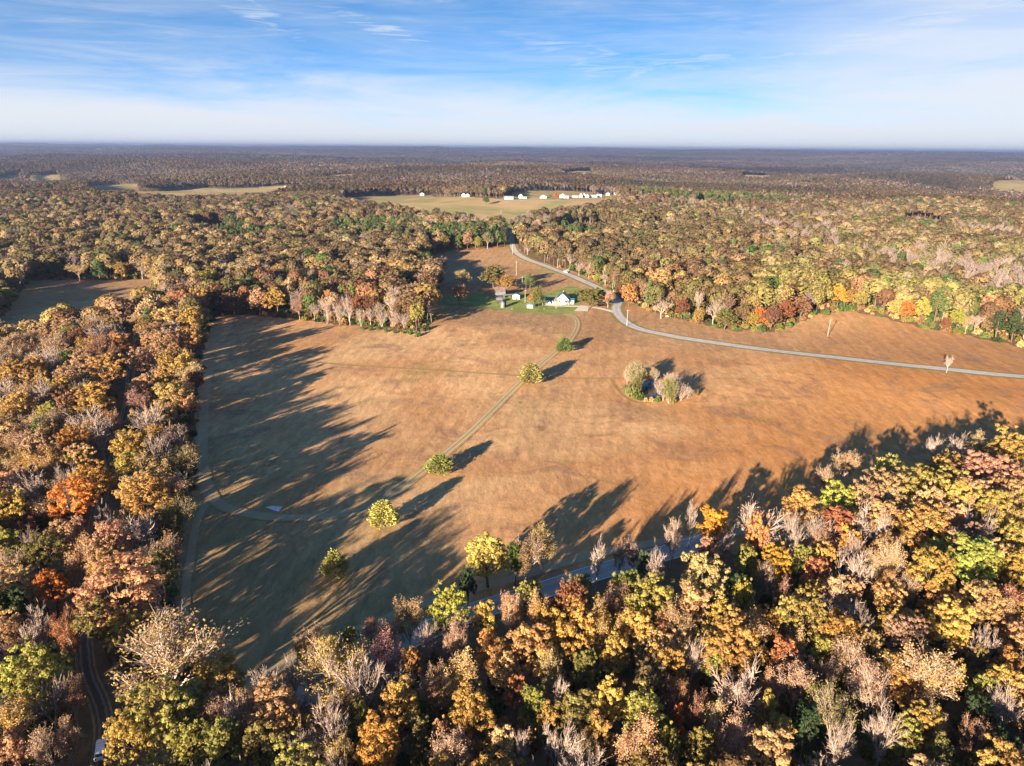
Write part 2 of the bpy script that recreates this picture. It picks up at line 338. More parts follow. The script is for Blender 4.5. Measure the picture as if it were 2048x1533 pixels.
def ground_mat():
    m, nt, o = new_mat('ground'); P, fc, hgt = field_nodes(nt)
    cov = N(nt, 'ShaderNodeAttribute', attribute_type='GEOMETRY', attribute_name='cover'); s = N(nt, 'ShaderNodeSeparateColor'); nt.links.new(cov.outputs['Color'], s.inputs[0])
    ew = noise(nt, P, 0.22, 4, 0.6)
    edge = lambda ch: smooth(nt, math_n(nt, 'ADD', ch, math_n(nt, 'MULTIPLY_ADD', ew, 0.5, -0.25)), 0.38, 0.62)
    litter = noise(nt, P, 0.6, 5, 0.7); big = noise(nt, P, 0.004, 5, 0.6)
    base = mixc(nt, smooth(nt, litter, 0.3, 0.7), (0.11, 0.08, 0.047), (0.20, 0.13, 0.075))
    base = mixc(nt, smooth(nt, big, 0.4, 0.65), base, (0.11, 0.075, 0.052))
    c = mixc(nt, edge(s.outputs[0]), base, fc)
    lawn = mixc(nt, smooth(nt, noise(nt, P, 0.12, 5, 0.6), 0.35, 0.65), (0.15, 0.20, 0.058), (0.25, 0.25, 0.085))
    c = mixc(nt, edge(s.outputs[1]), c, lawn)
    hay = mixc(nt, smooth(nt, noise(nt, P, 0.012, 5, 0.6, 1.0), 0.40, 0.62), (0.37, 0.265, 0.14), (0.235, 0.225, 0.095))
    c = mixc(nt, edge(s.outputs[2]), c, hay)
    d = N(nt, 'ShaderNodeBsdfDiffuse'); nt.links.new(c, d.inputs[0])
    b = N(nt, 'ShaderNodeBump'); b.inputs['Strength'].default_value = 0.38; b.inputs['Distance'].default_value = 0.6; nt.links.new(hgt, b.inputs['Height']); nt.links.new(b.outputs[0], d.inputs['Normal'])
    nt.links.new(d.outputs[0], o.inputs[0]); return m
def track_mat(name, rut, verge, strength=1.0, ruts=True):
    """a worn strip: attribute u runs -1..1 across it, the rim melts into the field"""
    m, nt, o = new_mat(name); P, fc, hgt = field_nodes(nt)
    u = N(nt, 'ShaderNodeAttribute', attribute_type='GEOMETRY', attribute_name='u').outputs['Fac']
    n = noise(nt, P, 0.5, 4, 0.65)
    a = math_n(nt, 'ADD', math_n(nt, 'ABSOLUTE', u), math_n(nt, 'MULTIPLY_ADD', n, 0.5, -0.25))
    c = mixc(nt, math_n(nt, 'MULTIPLY', smooth(nt, a, 0.95, 0.6), strength), fc, verge)
    if ruts:
        r = smooth(nt, math_n(nt, 'ABSOLUTE', math_n(nt, 'SUBTRACT', a, 0.42)), 0.2, 0.06)
        c = mixc(nt, math_n(nt, 'MULTIPLY', r, strength), c, rut)
    d = N(nt, 'ShaderNodeBsdfDiffuse'); nt.links.new(c, d.inputs[0]); nt.links.new(d.outputs[0], o.inputs[0]); return m
def asphalt_mat(name, col):
    m, nt, o = new_mat(name); g = N(nt, 'ShaderNodeNewGeometry'); P = g.outputs['Position']
    u = N(nt, 'ShaderNodeAttribute', attribute_type='GEOMETRY', attribute_name='u').outputs['Fac']
    n = noise(nt, P, 0.35, 6, 0.65); n2 = noise(nt, P, 4.0, 3, 0.6)
    w = smooth(nt, math_n(nt, 'ABSOLUTE', math_n(nt, 'SUBTRACT', math_n(nt, 'ABSOLUTE', u), 0.5)), 0.35, 0.0, 0.9, 1.12)
    f = math_n(nt, 'MULTIPLY', math_n(nt, 'MULTIPLY', smooth(nt, n, 0.3, 0.7, 0.84, 1.12), smooth(nt, n2, 0.3, 0.7, 0.92, 1.08)), w)
    v = N(nt, 'ShaderNodeVectorMath', operation='SCALE'); v.inputs[0].default_value = col; nt.links.new(f, v.inputs['Scale'])
    b = N(nt, 'ShaderNodeBsdfPrincipled'); b.inputs['Roughness'].default_value = 0.85; nt.links.new(v.outputs[0], b.inputs['Base Color']); nt.links.new(b.outputs[0], o.inputs[0]); return m
def water_mat(name, col):
    m, nt, o = new_mat(name); b = N(nt, 'ShaderNodeBsdfPrincipled'); b.inputs['Base Color'].default_value = (*col, 1); b.inputs['Roughness'].default_value = 0.06
    g = N(nt, 'ShaderNodeNewGeometry'); n = noise(nt, g.outputs['Position'], 1.1, 3, 0.6); bp = N(nt, 'ShaderNodeBump'); bp.inputs['Strength'].default_value = 0.06; nt.links.new(n, bp.inputs['Height']); nt.links.new(bp.outputs[0], b.inputs['Normal'])
    nt.links.new(b.outputs[0], o.inputs[0]); return m

# ------------------------------------------------------------------ ground
def ground():
    rad = np.concatenate([[0.5, 15, 30, 45], 55*1.0095**np.arange(int(math.log(32000/55)/math.log(1.0095))+1)])
    azf = np.radians(np.concatenate([np.arange(-48, 48, 0.24), np.arange(48, 312, 6.0)]))
    RR, AA = np.meshgrid(rad, azf, indexing='ij'); X = RR*np.sin(AA); Y = RR*np.cos(AA)
    Z = terrain(X, Y); nr, na = X.shape
    i = np.arange(nr-1)[:, None]*na; j = np.arange(na)[None, :]; j2 = (j+1) % na
    Q = np.stack([i+j, i+na+j, i+na+j2, i+j2], -1).reshape(-1, 4)[:, ::-1]
    x, y = X.ravel(), Y.ravel()
    cov = np.zeros((len(x), 4)); cov[:, 3] = 1
    cov[:, 0] = inside(FIELD, x, y) | inside(SIDE_MEADOW, x, y); cov[:, 1] = inside(LAWN, x, y)
    hm = inside(HILL_MEADOW, x, y)
    for p in FAR_OPEN: hm |= inside(p, x, y)
    cov[:, 2] = hm
    me = mesh_np('ground', np.stack([x, y, Z.ravel()], -1), Q, None, [ground_mat()], None, True, {'cover': ('POINT', 'FLOAT_COLOR', cov)})
    tag(link('ground', me), 'rolling ground with brown hay field, lawn and leaf litter', kind='structure')
ground()
def strip(name, line, half, mat, lift, nu=5, label=None, offset=0.0):
    t = np.gradient(line, axis=0); t /= np.linalg.norm(t, axis=1)[:, None]+1e-9; nrm = np.stack([-t[:, 1], t[:, 0]], -1)
    us = np.linspace(-1, 1, nu); half = np.broadcast_to(half, (len(line),))
    P = line[:, None, :]+nrm[:, None, :]*(offset+us[None, :, None]*half[:, None, None])
    z = terrain(P[..., 0], P[..., 1])
    if lift > 0.09: z = np.maximum(z, terrain(line[:, 0], line[:, 1])[:, None]-0.25)
    V = np.concatenate([P, (z+lift)[..., None]], -1); n = len(line)
    i = np.arange(n-1)[:, None]*nu; j = np.arange(nu-1)[None, :]
    Q = np.stack([i+j, i+j+1, i+nu+j+1, i+nu+j], -1).reshape(-1, 4)[:, ::-1]
    me = mesh_np(name, V, Q, None, [mat], None, True, {'u': ('POINT', 'FLOAT', np.broadcast_to(us, (n, nu)))})
    return tag(link(name, me), label, kind='structure')
M_CONC = plain('concrete', (0.5, 0.46, 0.42), 0.9, 0.12, 0.4)
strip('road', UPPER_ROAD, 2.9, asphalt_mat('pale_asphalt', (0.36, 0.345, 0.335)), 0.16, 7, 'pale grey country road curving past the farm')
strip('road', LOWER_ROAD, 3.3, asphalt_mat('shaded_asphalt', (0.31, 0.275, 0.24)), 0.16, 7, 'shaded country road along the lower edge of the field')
M_LINE = plain('road_paint', (0.75, 0.74, 0.70), 0.8, 0.12, 2.0)
for s in (-1, 1): strip('road_marking', LOWER_ROAD, 0.09, M_LINE, 0.166, 2, 'white edge line on the lower road', s*3.0)
strip('dirt_lane', DIRT_LANE, 1.7, track_mat('lane', (0.20, 0.16, 0.125), (0.09, 0.075, 0.05)), 0.14, 5, 'rutted dirt lane through the woods')
strip('driveway', DRIVE, 2.0, M_CONC, 0.15, 5, 'pale concrete driveway to the farmhouse')
strip('farm_track', FARM_TRACK, 2.1, track_mat('farm_track', (0.46, 0.36, 0.23), (0.27, 0.225, 0.115), 0.85), 0.13, 9, 'grassy farm track crossing the brown field')
strip('farm_track', LOOP_TRACK, 2.2, track_mat('loop_track', (0.45, 0.37, 0.26), (0.42, 0.315, 0.20), 0.55, False), 0.13, 9, 'pale worn loop of the farm track near the woods')
strip('farm_track', EDGE_TRACK, 1.2, track_mat('edge_track', (0.45, 0.37, 0.26), (0.41, 0.315, 0.205), 0.5, False), 0.12, 9, 'faint track along the woods edge of the field')
strip('farm_track', ROADSIDE_TRACK, 1.9, track_mat('roadside_track', (0.42, 0.35, 0.25), (0.36, 0.29, 0.19), 0.7, False), 0.12, 9, 'faint track along the lower road')
strip('grass_strip', GRASS_STRIP, 1.3, track_mat('strip', (0.17, 0.12, 0.055), (0.24, 0.18, 0.075), 0.75, False), 0.12, 7, 'unmown grass line across the brown field')
strip('gully', GULLY, 0.8, track_mat('gully', (0.11, 0.075, 0.04), (0.17, 0.12, 0.06), 0.6, False), 0.12, 5, 'dark gully beside the farm pond')
# road verges of short green grass
M_VERGE = track_mat('verge', (0.15, 0.15, 0.05), (0.17, 0.165, 0.06), 0.8, False)
for s in (-1, 1): strip('road_verge', UPPER_ROAD, 1.5, M_VERGE, 0.08, 5, 'green mown verge of the country road', s*4.0)
def sheet(name, pts, mat, lift, label, kind='structure'):
    P = [at(*p) for p in pts]; z = max(p[2] for p in P)+lift
    me = bpy.data.meshes.new(name); me.from_pydata([(p[0], p[1], z) for p in P], [], [tuple(range(len(P)))]); me.materials.append(mat)
    me.update()
    if me.polygons[0].normal.z < 0: me.flip_normals()
    return tag(link(name, me), label, kind=kind)
sheet('pond_water', [(1274,777),(1284,765),(1305,762),(1325,768),(1334,784),(1322,796),(1306,800),(1286,800),(1275,790)], water_mat('pond_water', (0.012, 0.022, 0.035)), 0.05, 'small dark blue farm pond among bushes')
sheet('bare_patch', [(531,1016),(546,1013),(566,1015),(557,1025),(548,1023)], plain('pale_clay', (0.62, 0.55, 0.52), 0.9, 0.1, 0.8), 0.18, 'pale bare patch at the bend of the farm track')
sheet('parking_pad', [(1148,624),(1176,624),(1178,613),(1160,612)], M_CONC, 0.19, 'pale concrete pad beside the farmhouse drive')

# ------------------------------------------------------------------ tree shapes
def unit(v): return v/(np.linalg.norm(v, axis=-1, keepdims=True)+1e-9)
def rdirs(rng, n): return unit(rng.normal(size=(n, 3)))
def leaf_quads(P, Nn, size, rng, aspect=0.62):
    Nn = unit(Nn); a = unit(np.cross(Nn, rdirs(rng, len(P)))); b = np.cross(Nn, a); s = np.asarray(size).reshape(-1, 1)
    V = np.stack([P-a*s, P-b*s*aspect, P+a*s, P+b*s*aspect], 1)
    return V.reshape(-1, 3), np.arange(len(P)*4).reshape(-1, 4)
def puffs_to_leaves(rng, PC, PR, per, size, out=0.75, up=0.3, rnd=0.5, aspect=0.62):
    n = len(PC)*per; d = rdirs(rng, n); c = np.repeat(PC, per, 0); r = np.repeat(PR, per)[:, None]
    P = c+d*r*rng.uniform(0.45, 1.0, (n, 1)); nn = d*out+np.array([0, 0, up])+rdirs(rng, n)*rnd
    return leaf_quads(P, nn, rng.uniform(*size, n), rng, aspect)
def mid_leaves(rng, PC, PR, per, size, cc):
    n = len(PC)*per; d = rdirs(rng, n); P = np.repeat(PC, per, 0)+d*np.repeat(PR, per)[:, None]*rng.uniform(0.45, 1.0, (n, 1))
    return leaf_quads(P, d*0.55+np.repeat(unit(cc), per, 0)*0.75+rdirs(rng, n)*0.3, rng.uniform(*size, n), rng)
class Skel:
    def __init__(s): s.V = []; s.Q = []; s.n = 0
    def tube(s, pts, rad, k=5):
        pts = np.asarray(pts, float); m = len(pts)
        t = unit(np.gradient(pts, axis=0)); a = unit(np.cross(t, np.array([0.31, 0.95, 0.05]))); b = np.cross(t, a)
        th = 2*np.pi*np.arange(k)/k; rad = np.asarray(rad)[:, None, None]
        ring = pts[:, None]+rad*(np.cos(th)[None, :, None]*a[:, None]+np.sin(th)[None, :, None]*b[:, None])
        i = np.arange(m-1)[:, None]*k; j = np.arange(k)[None]; j2 = (j+1) % k
        s.V.append(ring.reshape(-1, 3)); s.Q.append(np.stack([i+j, i+j2, i+k+j2, i+k+j], -1).reshape(-1, 4)+s.n); s.n += m*k
    def ribbon(s, p, q, w, side):
        s.V.append(np.array([p-side*w, p+side*w, q+side*w*0.45, q-side*w*0.45])); s.Q.append(np.arange(4)[None]+s.n); s.n += 4
    def get(s): return (np.concatenate(s.V), np.concatenate(s.Q)) if s.V else (np.zeros((0, 3)), np.zeros((0, 4), int))
def crown_points(rng, n, k=24):
    pts = []
    for i in range(n):
        c = rdirs(rng, k); c = c[c[:, 2] > -0.55]
        if not len(c): c = np.array([[0, 0, 1.]])
        if pts: c = c[[np.argmax([np.min(np.linalg.norm(np.array(pts)-q, axis=1)) for q in c])]]
        pts.append(c[0])
    return np.array(pts)
def leafy(seed, H, Rr, base, nl, per_lobe, per_puff, leaf, squash=1.0, puff=(0.35, 0.75), top=0.0, limbs=True, out=0.9):
    rng = np.random.default_rng(seed); z0 = base*H; zc = (z0+H)/2; rz = (H-z0)/2
    d = crown_points(rng, nl); lr = 0.38*Rr*rng.uniform(0.65, 1.4, nl)
    ax = np.array([Rr*0.66, Rr*0.66, rz*0.70]); jit = rng.uniform(0.62, 1.18, (nl, 1))
    LC = d*ax*jit; LC[:, :2] *= (1-top*np.clip(LC[:, 2:]/rz, -1, 1)); LC = np.vstack([LC, rng.normal(size=(max(2, nl//5), 3))*ax*0.3]); lr = np.concatenate([lr, 0.42*Rr*np.ones(max(2, nl//5))])
    LC += np.array([0, 0, zc]); nl = len(LC)
    pd = rdirs(rng, nl*per_lobe); c = np.repeat(LC, per_lobe, 0); rr = np.repeat(lr, per_lobe)[:, None]
    PC = c+pd*rr*rng.uniform(0.65, 1.05, (len(pd), 1))*np.array([1, 1, squash]); lob = np.repeat(rng.uniform(-1, 1, nl), per_lobe)
    rel = np.linalg.norm((PC-np.array([0, 0, zc]))/np.array([Rr, Rr, rz]), axis=1); keep = (rel > 0.42) & (PC[:, 2] > z0*0.8)
    PC, lob = PC[keep], lob[keep]; PR = rng.uniform(*puff, len(PC))
    V, Q = puffs_to_leaves(rng, PC, PR, per_puff, leaf, out, 0.3, 0.45)
    if out > 1:
        cc = (PC-np.array([0, 0, zc]))/np.array([Rr, Rr, rz]); V, Q = mid_leaves(rng, PC, PR, per_puff, leaf, cc)
    pv = np.repeat(rng.uniform(-1, 1, len(PC)), per_puff); v = 0.5*np.repeat(lob, per_puff)+0.3*pv+0.2*rng.uniform(-1, 1, len(pv))
    sk = Skel(); lean = rng.normal(size=2)*0.03*H; fork = np.array([lean[0], lean[1], z0+0.22*(H-z0)]); tr = 0.016*H
    sk.tube([(0, 0, -0.6), (lean[0]*.3, lean[1]*.3, z0*0.5), fork, (lean[0]*1.4, lean[1]*1.4, zc+0.3*rz)], [tr*1.35, tr, tr*0.75, tr*0.2], 6)
    if limbs:
        for q in LC[:14]:
            st = fork*(rng.uniform(0.7, 1.0)); mid = (st+q)/2+np.array([0, 0, -0.06*H])*0.4+rng.normal(size=3)*0.2
            sk.tube([st, mid, q], [tr*0.42, tr*0.26, tr*0.08], 4)
            for _ in range(2):
                e = q+rdirs(rng, 1)[0]*lr[0]*0.8; sk.tube([mid*0.4+q*0.6, e], [tr*0.14, tr*0.05], 3)
    return dict(leaf=(V, Q, v), wood=sk.get(), H=H, W=2*Rr)
def bare(seed, H, Rr, lv, leaves=0, leaf=(0.12, 0.22), trunk=0.26, w=(0.05, 0.034), conical=False, multi=0):
    rng = np.random.default_rng(seed); sk = Skel(); tw = Skel(); tips = []
    def grow(p, d, L, r, k):
        d = unit(d); side = unit(np.cross(d, rng.normal(size=3)))
        if k >= 3:
            q = p+d*L; tw.ribbon(p, q, w[0] if k == 3 else w[1], side); tips.append(q)
        else:
            m = p+d*L*0.5+rng.normal(size=3)*L*0.04; q = m+unit(d+np.array([0, 0, 0.18]))*L*0.5
            sk.tube([p, m, q], [r, r*0.8, r*0.55], 6 if k == 0 else (4 if k == 1 else 3))
        if k >= lv: return
        n = {0: rng.integers(6, 9), 1: 6, 2: 6, 3: 5}[k]
        for i in range(n):
            t = rng.uniform(0.35, 1.0) if i else 1.0
            if k == 0: t = rng.uniform(0.72, 1.0) if i else 1.0
            a = rng.uniform(0.18, 0.5) if i == 0 else rng.uniform(0.45, 0.95)*(0.85 if k else 1.0)
            side2 = unit(np.cross(d, rng.normal(size=3))); nd = unit(d*math.cos(a)+side2*math.sin(a)+np.array([0, 0, 0.16 if k == 0 else 0.05]))
            grow(p+(q-p)*t, nd, L*{0: 0.95, 1: 0.62, 2: 0.55, 3: 0.6}[k]*rng.uniform(0.75, 1.15), r*(0.5 if i else 0.6), k+1)
    if conical:
        sk.tube([(0, 0, -0.5), (0, 0, H*0.5), (0, 0, H)], [0.2, 0.12, 0.02], 5)
        for i in range(70):
            z = H*(0.12+0.86*i/70); a = rng.uniform(0, 6.28); L = Rr*(1.05-z/H)**0.8*rng.uniform(0.8, 1.1)
            grow(np.array([0, 0, z]), np.array([math.cos(a), math.sin(a), 0.55]), L, 0.05, 2)
    elif multi:
        for i in range(multi):
            a = 6.283*i/multi+rng.normal()*0.3; t = rng.uniform(0.08, 0.55)
            grow(np.array([rng.normal()*0.3, rng.normal()*0.3, -0.3]), np.array([math.cos(a)*math.sin(t), math.sin(a)*math.sin(t), math.cos(t)]), H*rng.uniform(0.45, 0.6), 0.011*H, 1)
    else:
        grow(np.array([0, 0, -0.5]), np.array([rng.normal()*0.06, rng.normal()*0.06, 1]), H*trunk, 0.017*H, 0)
    V1, Q1 = sk.get(); V2, Q2 = tw.get(); tips = np.array(tips)
    h = max(V1[:, 2].max(), V2[:, 2].max()); wr = np.percentile(np.hypot(V2[:, 0], V2[:, 1]), 97); S = np.array([Rr/wr, Rr/wr, H/h])
    V1, V2, tips = V1*S, V2*S, tips*S
    out = dict(wood=(V1, Q1), twig=(V2, Q2), H=H, W=2*Rr, leaf=None, w=w[0])
    if leaves:
        tp = tips[rng.permutation(len(tips))[:max(1, int(len(tips)*min(1, leaves)))]]; per = 4 if leaves <= 1 else int(4.5*leaves)
        P = np.repeat(tp, per, 0)+rng.normal(size=(len(tp)*per, 3))*0.35
        V, Q = leaf_quads(P, rdirs(rng, len(P))+np.array([0, 0, 0.4]), rng.uniform(*leaf, len(P)), rng); out['leaf'] = (V, Q, rng.uniform(-1, 1, len(P)))
    return out
def pine(seed, H, Rr, base, nb, per, leaf, cone=0.75):
    rng = np.random.default_rng(seed); sk = Skel(); sk.tube([(0, 0, -0.5), (0.1, 0, H*0.5), (0, 0.1, H*0.97)], [0.017*H, 0.011*H, 0.02], 6); PC = []; PR = []
    for i in range(nb):
        t = (i+rng.uniform(0, 1))/nb; z = H*(base+(0.98-base)*t); a = i*2.4+rng.normal()*0.4
        r = Rr*((1-t)**cone*0.95+0.08)*rng.uniform(0.65, 1.1); dr = np.array([math.cos(a), math.sin(a), 0.12])
        sk.tube([(0, 0, z-0.1), dr*r+np.array([0, 0, z])], [0.07, 0.02], 3)
        for f in (0.5, 0.78, 1.0):
            if r*f < 0.35 and f < 1: continue
            PC.append(dr*r*f+np.array([0, 0, z])+rng.normal(size=3)*0.22); PR.append(rng.uniform(0.5, 0.85)*(0.6+0.12*Rr))
    PC = np.array(PC); PR = np.array(PR); V, Q = puffs_to_leaves(rng, PC, PR, per, leaf, 0.6, 0.45, 0.5, 0.42)
    v = np.repeat(rng.uniform(-1, 1, len(PC)), per)*0.6+rng.uniform(-.4, .4, len(PC)*per)
    return dict(leaf=(V, Q, v), wood=sk.get(), H=H, W=2*Rr, needle=True)
def cedar(seed, H, Rr, n, per, leaf):
    rng = np.random.default_rng(seed); sk = Skel(); sk.tube([(0, 0, -0.5), (0, 0, H*0.5), (0, 0, H*0.9)], [0.22, 0.14, 0.03], 6)
    t = rng.uniform(0.0, 1.0, n)**0.9; a = rng.uniform(0, 6.283, n)
    prof = np.where(t < 0.22, 0.72+0.28*t/0.22, np.clip((1.03-t)/0.81, 0, 1)**0.72); lump = 1+0.16*np.sin(3*a+5*t)+0.12*np.sin(7*a-9*t+1)
    r = Rr*prof*lump*rng.uniform(0.72, 1.05, n); PC = np.stack([np.cos(a)*r, np.sin(a)*r, H*(0.14+0.84*t)], -1); PR = rng.uniform(0.35, 0.62, n)
    m = n*per; c = np.repeat(PC, per, 0); o = unit(np.stack([np.cos(np.repeat(a, per)), np.sin(np.repeat(a, per)), np.full(m, 0.75)], -1))
    P = c+o*rng.uniform(-0.3, 0.75, (m, 1))+rng.normal(size=(m, 3))*np.repeat(PR, per)[:, None]*0.5
    ax = unit(o+rng.normal(size=(m, 3))*0.35); nn = unit(np.cross(ax, rng.normal(size=(m, 3)))); b = np.cross(nn, ax); s = rng.uniform(*leaf, m)[:, None]
    V = np.stack([P-ax*s, P-b*s*0.42, P+ax*s, P+b*s*0.42], 1).reshape(-1, 3); Q = np.arange(m*4).reshape(-1, 4)
    for k in range(30):
        i = rng.integers(n); sk.tube([(0, 0, PC[i, 2]-0.6), PC[i]], [0.05, 0.015], 3)
    return dict(leaf=(V, Q, np.repeat(rng.uniform(-1, 1, n), per)*0.6+rng.uniform(-.4, .4, m)), wood=sk.get(), H=H, W=2*Rr, needle=True)
def shrub(seed, Rr, H, n, per, leaf):
    rng = np.random.default_rng(seed); d = rdirs(rng, n); d[:, 2] = np.abs(d[:, 2]); PC = d*np.array([Rr, Rr, H])*rng.uniform(0.55, 0.95, (n, 1)); PR = rng.uniform(0.3, 0.5, n)*Rr*0.7
    V, Q = puffs_to_leaves(rng, PC, PR, per, leaf); sk = Skel()
    for i in range(6): sk.tube([(0, 0, -0.3), PC[i]], [0.05, 0.015], 3)
    return dict(leaf=(V, Q, np.repeat(rng.uniform(-1, 1, n), per)*0.6+rng.uniform(-.4, .4, n*per)), wood=sk.get(), H=H, W=2*Rr)

SHAPES = {
 'L': [leafy(11, 18, 5.6, 0.30, 15, 17, 30, (0.165, 0.31)), leafy(12, 18, 5.2, 0.26, 13, 18, 30, (0.165, 0.31), 0.9), leafy(13, 19, 5.8, 0.34, 18, 14, 30, (0.16, 0.30)),
       leafy(14, 19, 4.4, 0.24, 13, 17, 30, (0.16, 0.30), top=0.35), leafy(15, 18, 4.2, 0.22, 12, 18, 30, (0.16, 0.30), 1.1, top=0.2), leafy(16, 17, 5.4, 0.20, 22, 13, 30, (0.16, 0.30)),
       leafy(17, 18, 5.8, 0.36, 12, 15, 30, (0.165, 0.31), 0.8), leafy(18, 18, 5.0, 0.28, 10, 22, 30, (0.165, 0.31))],
 'D': [leafy(81, 16, 5.2, 0.08, 24, 14, 30, (0.165, 0.31)), leafy(82, 16, 5.0, 0.12, 20, 16, 30, (0.165, 0.31), top=0.2), leafy(83, 17, 4.6, 0.10, 20, 16, 30, (0.165, 0.31), top=0.3)],
 'S': [bare(21, 18, 5.2, 4, 1.0), bare(22, 18, 5.0, 4, 0.8), bare(23, 18, 5.4, 4, 1.5), bare(24, 19, 4.6, 4, 1.34), bare(25, 18, 5.0, 4, 0.5)],
 'B': [bare(31, 18, 5.0, 4), bare(32, 18, 5.4, 4), bare(33, 19, 4.4, 4, trunk=0.32), bare(34, 17, 4.8, 4, 0.06), bare(35, 18, 4.0, 4, trunk=0.28)],
 'M': [bare(91, 12, 4.2, 4, multi=7), bare(92, 12, 3.8, 4, multi=8), bare(93, 12, 4.4, 4, multi=6)],
 'N': [bare(94, 13, 4.0, 4, 1.4, multi=7), bare(95, 13, 4.2, 4, 2.0, multi=7)],
 'K': [bare(36, 17, 3.4, 4, 0.25, conical=True)],
 'P': [pine(41, 18, 3.6, 0.30, 46, 15, (0.24, 0.42)), pine(42, 19, 3.9, 0.36, 42, 15, (0.24, 0.42), 0.5), pine(43, 17, 3.4, 0.2, 50, 15, (0.22, 0.4), 0.9)],
 'C': [cedar(51, 9, 2.6, 330, 15, (0.20, 0.36)), cedar(52, 9, 2.9, 340, 15, (0.20, 0.36)), cedar(53, 9, 2.5, 330, 15, (0.2, 0.36))],
 'U': [shrub(61, 1.5, 1.7, 30, 14, (0.18, 0.34)), shrub(62, 1.8, 1.4, 32, 14, (0.18, 0.34))],
}
def lod_leafy(seed, H, Rr, base, nl, pl, pp, leaf, top=0.0): return leafy(seed, H, Rr, base, nl, pl, pp, leaf, 1.0, (0.7, 1.2), top, False, 1.3)
def dome(seed, H, Rr, n, size, base=0.26, lobes=9):
    rng = np.random.default_rng(seed); d = rdirs(rng, n); d[:, 2] = np.where(d[:, 2] < -0.5, -d[:, 2], d[:, 2]); k = crown_points(rng, lobes)
    near_ = (d@k.T); f = np.max(near_, 1); f = 0.74+0.30*np.clip((f-0.55)/0.45, 0, 1)**0.7; lob = rng.uniform(-1, 1, lobes)[np.argmax(near_, 1)]
    ax = np.array([Rr, Rr, H*(1-base)/2]); P = d*ax*(f*rng.uniform(0.84, 1.06, n))[:, None]+np.array([0, 0, H*(1+base)/2])
    nn = unit(d/ax*Rr)*0.8+k[np.argmax(near_, 1)]*0.0+(d-k[np.argmax(near_, 1)])*0.9+rdirs(rng, n)*0.28; V, Q = leaf_quads(P, nn, rng.uniform(*size, n), rng, 0.75)
    sk = Skel(); sk.tube([(0, 0, -1), (0.2, 0, H*0.35), (0, 0.2, H*0.75)], [0.30, 0.22, 0.08], 5)
    for i in range(5): sk.tube([(0.1, 0, H*0.35), k[i]*ax*0.7+np.array([0, 0, H*(1+base)/2])], [0.12, 0.04], 3)
    return dict(leaf=(V, Q, 0.35*lob+rng.uniform(-.35, .35, n)), wood=sk.get(), H=H, W=2*Rr)
MID = {'L': [dome(151, 18, 5.4, 520, (0.5, 0.85)), dome(152, 18, 5.0, 500, (0.5, 0.85), 0.2), dome(153, 17, 5.6, 540, (0.5, 0.85), 0.3, 12), dome(154, 19, 4.6, 480, (0.5, 0.8), 0.18, 7), dome(155, 18, 5.2, 500, (0.5, 0.85), 0.24, 14),
       lod_leafy(111, 18, 5.6, 0.28, 12, 7, 8, (0.55, 0.9)), lod_leafy(113, 19, 4.4, 0.22, 10, 7, 8, (0.55, 0.85), 0.3)],
       'S': [bare(121, 18, 5.0, 3, 1.5, (0.4, 0.62), w=(0.11, 0.08)), bare(122, 18, 4.8, 3, 1.0, (0.4, 0.6), w=(0.11, 0.08))],
       'B': [bare(131, 18, 4.8, 4, 0, w=(0.11, 0.075)), bare(132, 18, 4.2, 4, 0, w=(0.11, 0.075), trunk=0.36)],
       'P': [pine(141, 18, 3.7, 0.28, 26, 8, (0.5, 0.85)), pine(142, 19, 3.9, 0.34, 24, 8, (0.5, 0.85), 0.5)]}
def lod_far(seed, H, Rr, n, size, base=0.3):
    rng = np.random.default_rng(seed); d = rdirs(rng, n); d[:, 2] = np.where(d[:, 2] < -0.4, -d[:, 2], d[:, 2])
    lump = 1+0.22*np.sin(d[:, :1]*5+seed)*np.cos(d[:, 1:2]*4)
    P = d*np.array([Rr, Rr, H*(1-base)/2])*0.84*lump*rng.uniform(0.75, 1.05, (n, 1))+np.array([0, 0, H*(1+base)/2]); V, Q = leaf_quads(P, d+rdirs(rng, n)*0.35, rng.uniform(*size, n), rng, 0.8)
    sk = Skel(); sk.tube([(0, 0, -1), (0, 0, H*0.6)], [0.3, 0.15], 3); return dict(leaf=(V, Q, rng.uniform(-1, 1, n)), wood=sk.get(), H=H, W=2*Rr)
FAR = {'L': [lod_far(211, 18, 5.4, 85, (1.1, 1.8)), lod_far(212, 18, 5.0, 80, (1.1, 1.8)), lod_far(213, 18, 5.6, 85, (1.1, 1.8))],
       'B': [bare(231, 18, 4.6, 3, 0, w=(0.3, 0.2)), bare(232, 18, 4.2, 3, 0, w=(0.3, 0.2))],
       'P': [lod_far(241, 18, 3.6, 70, (0.9, 1.4), 0.15)]}
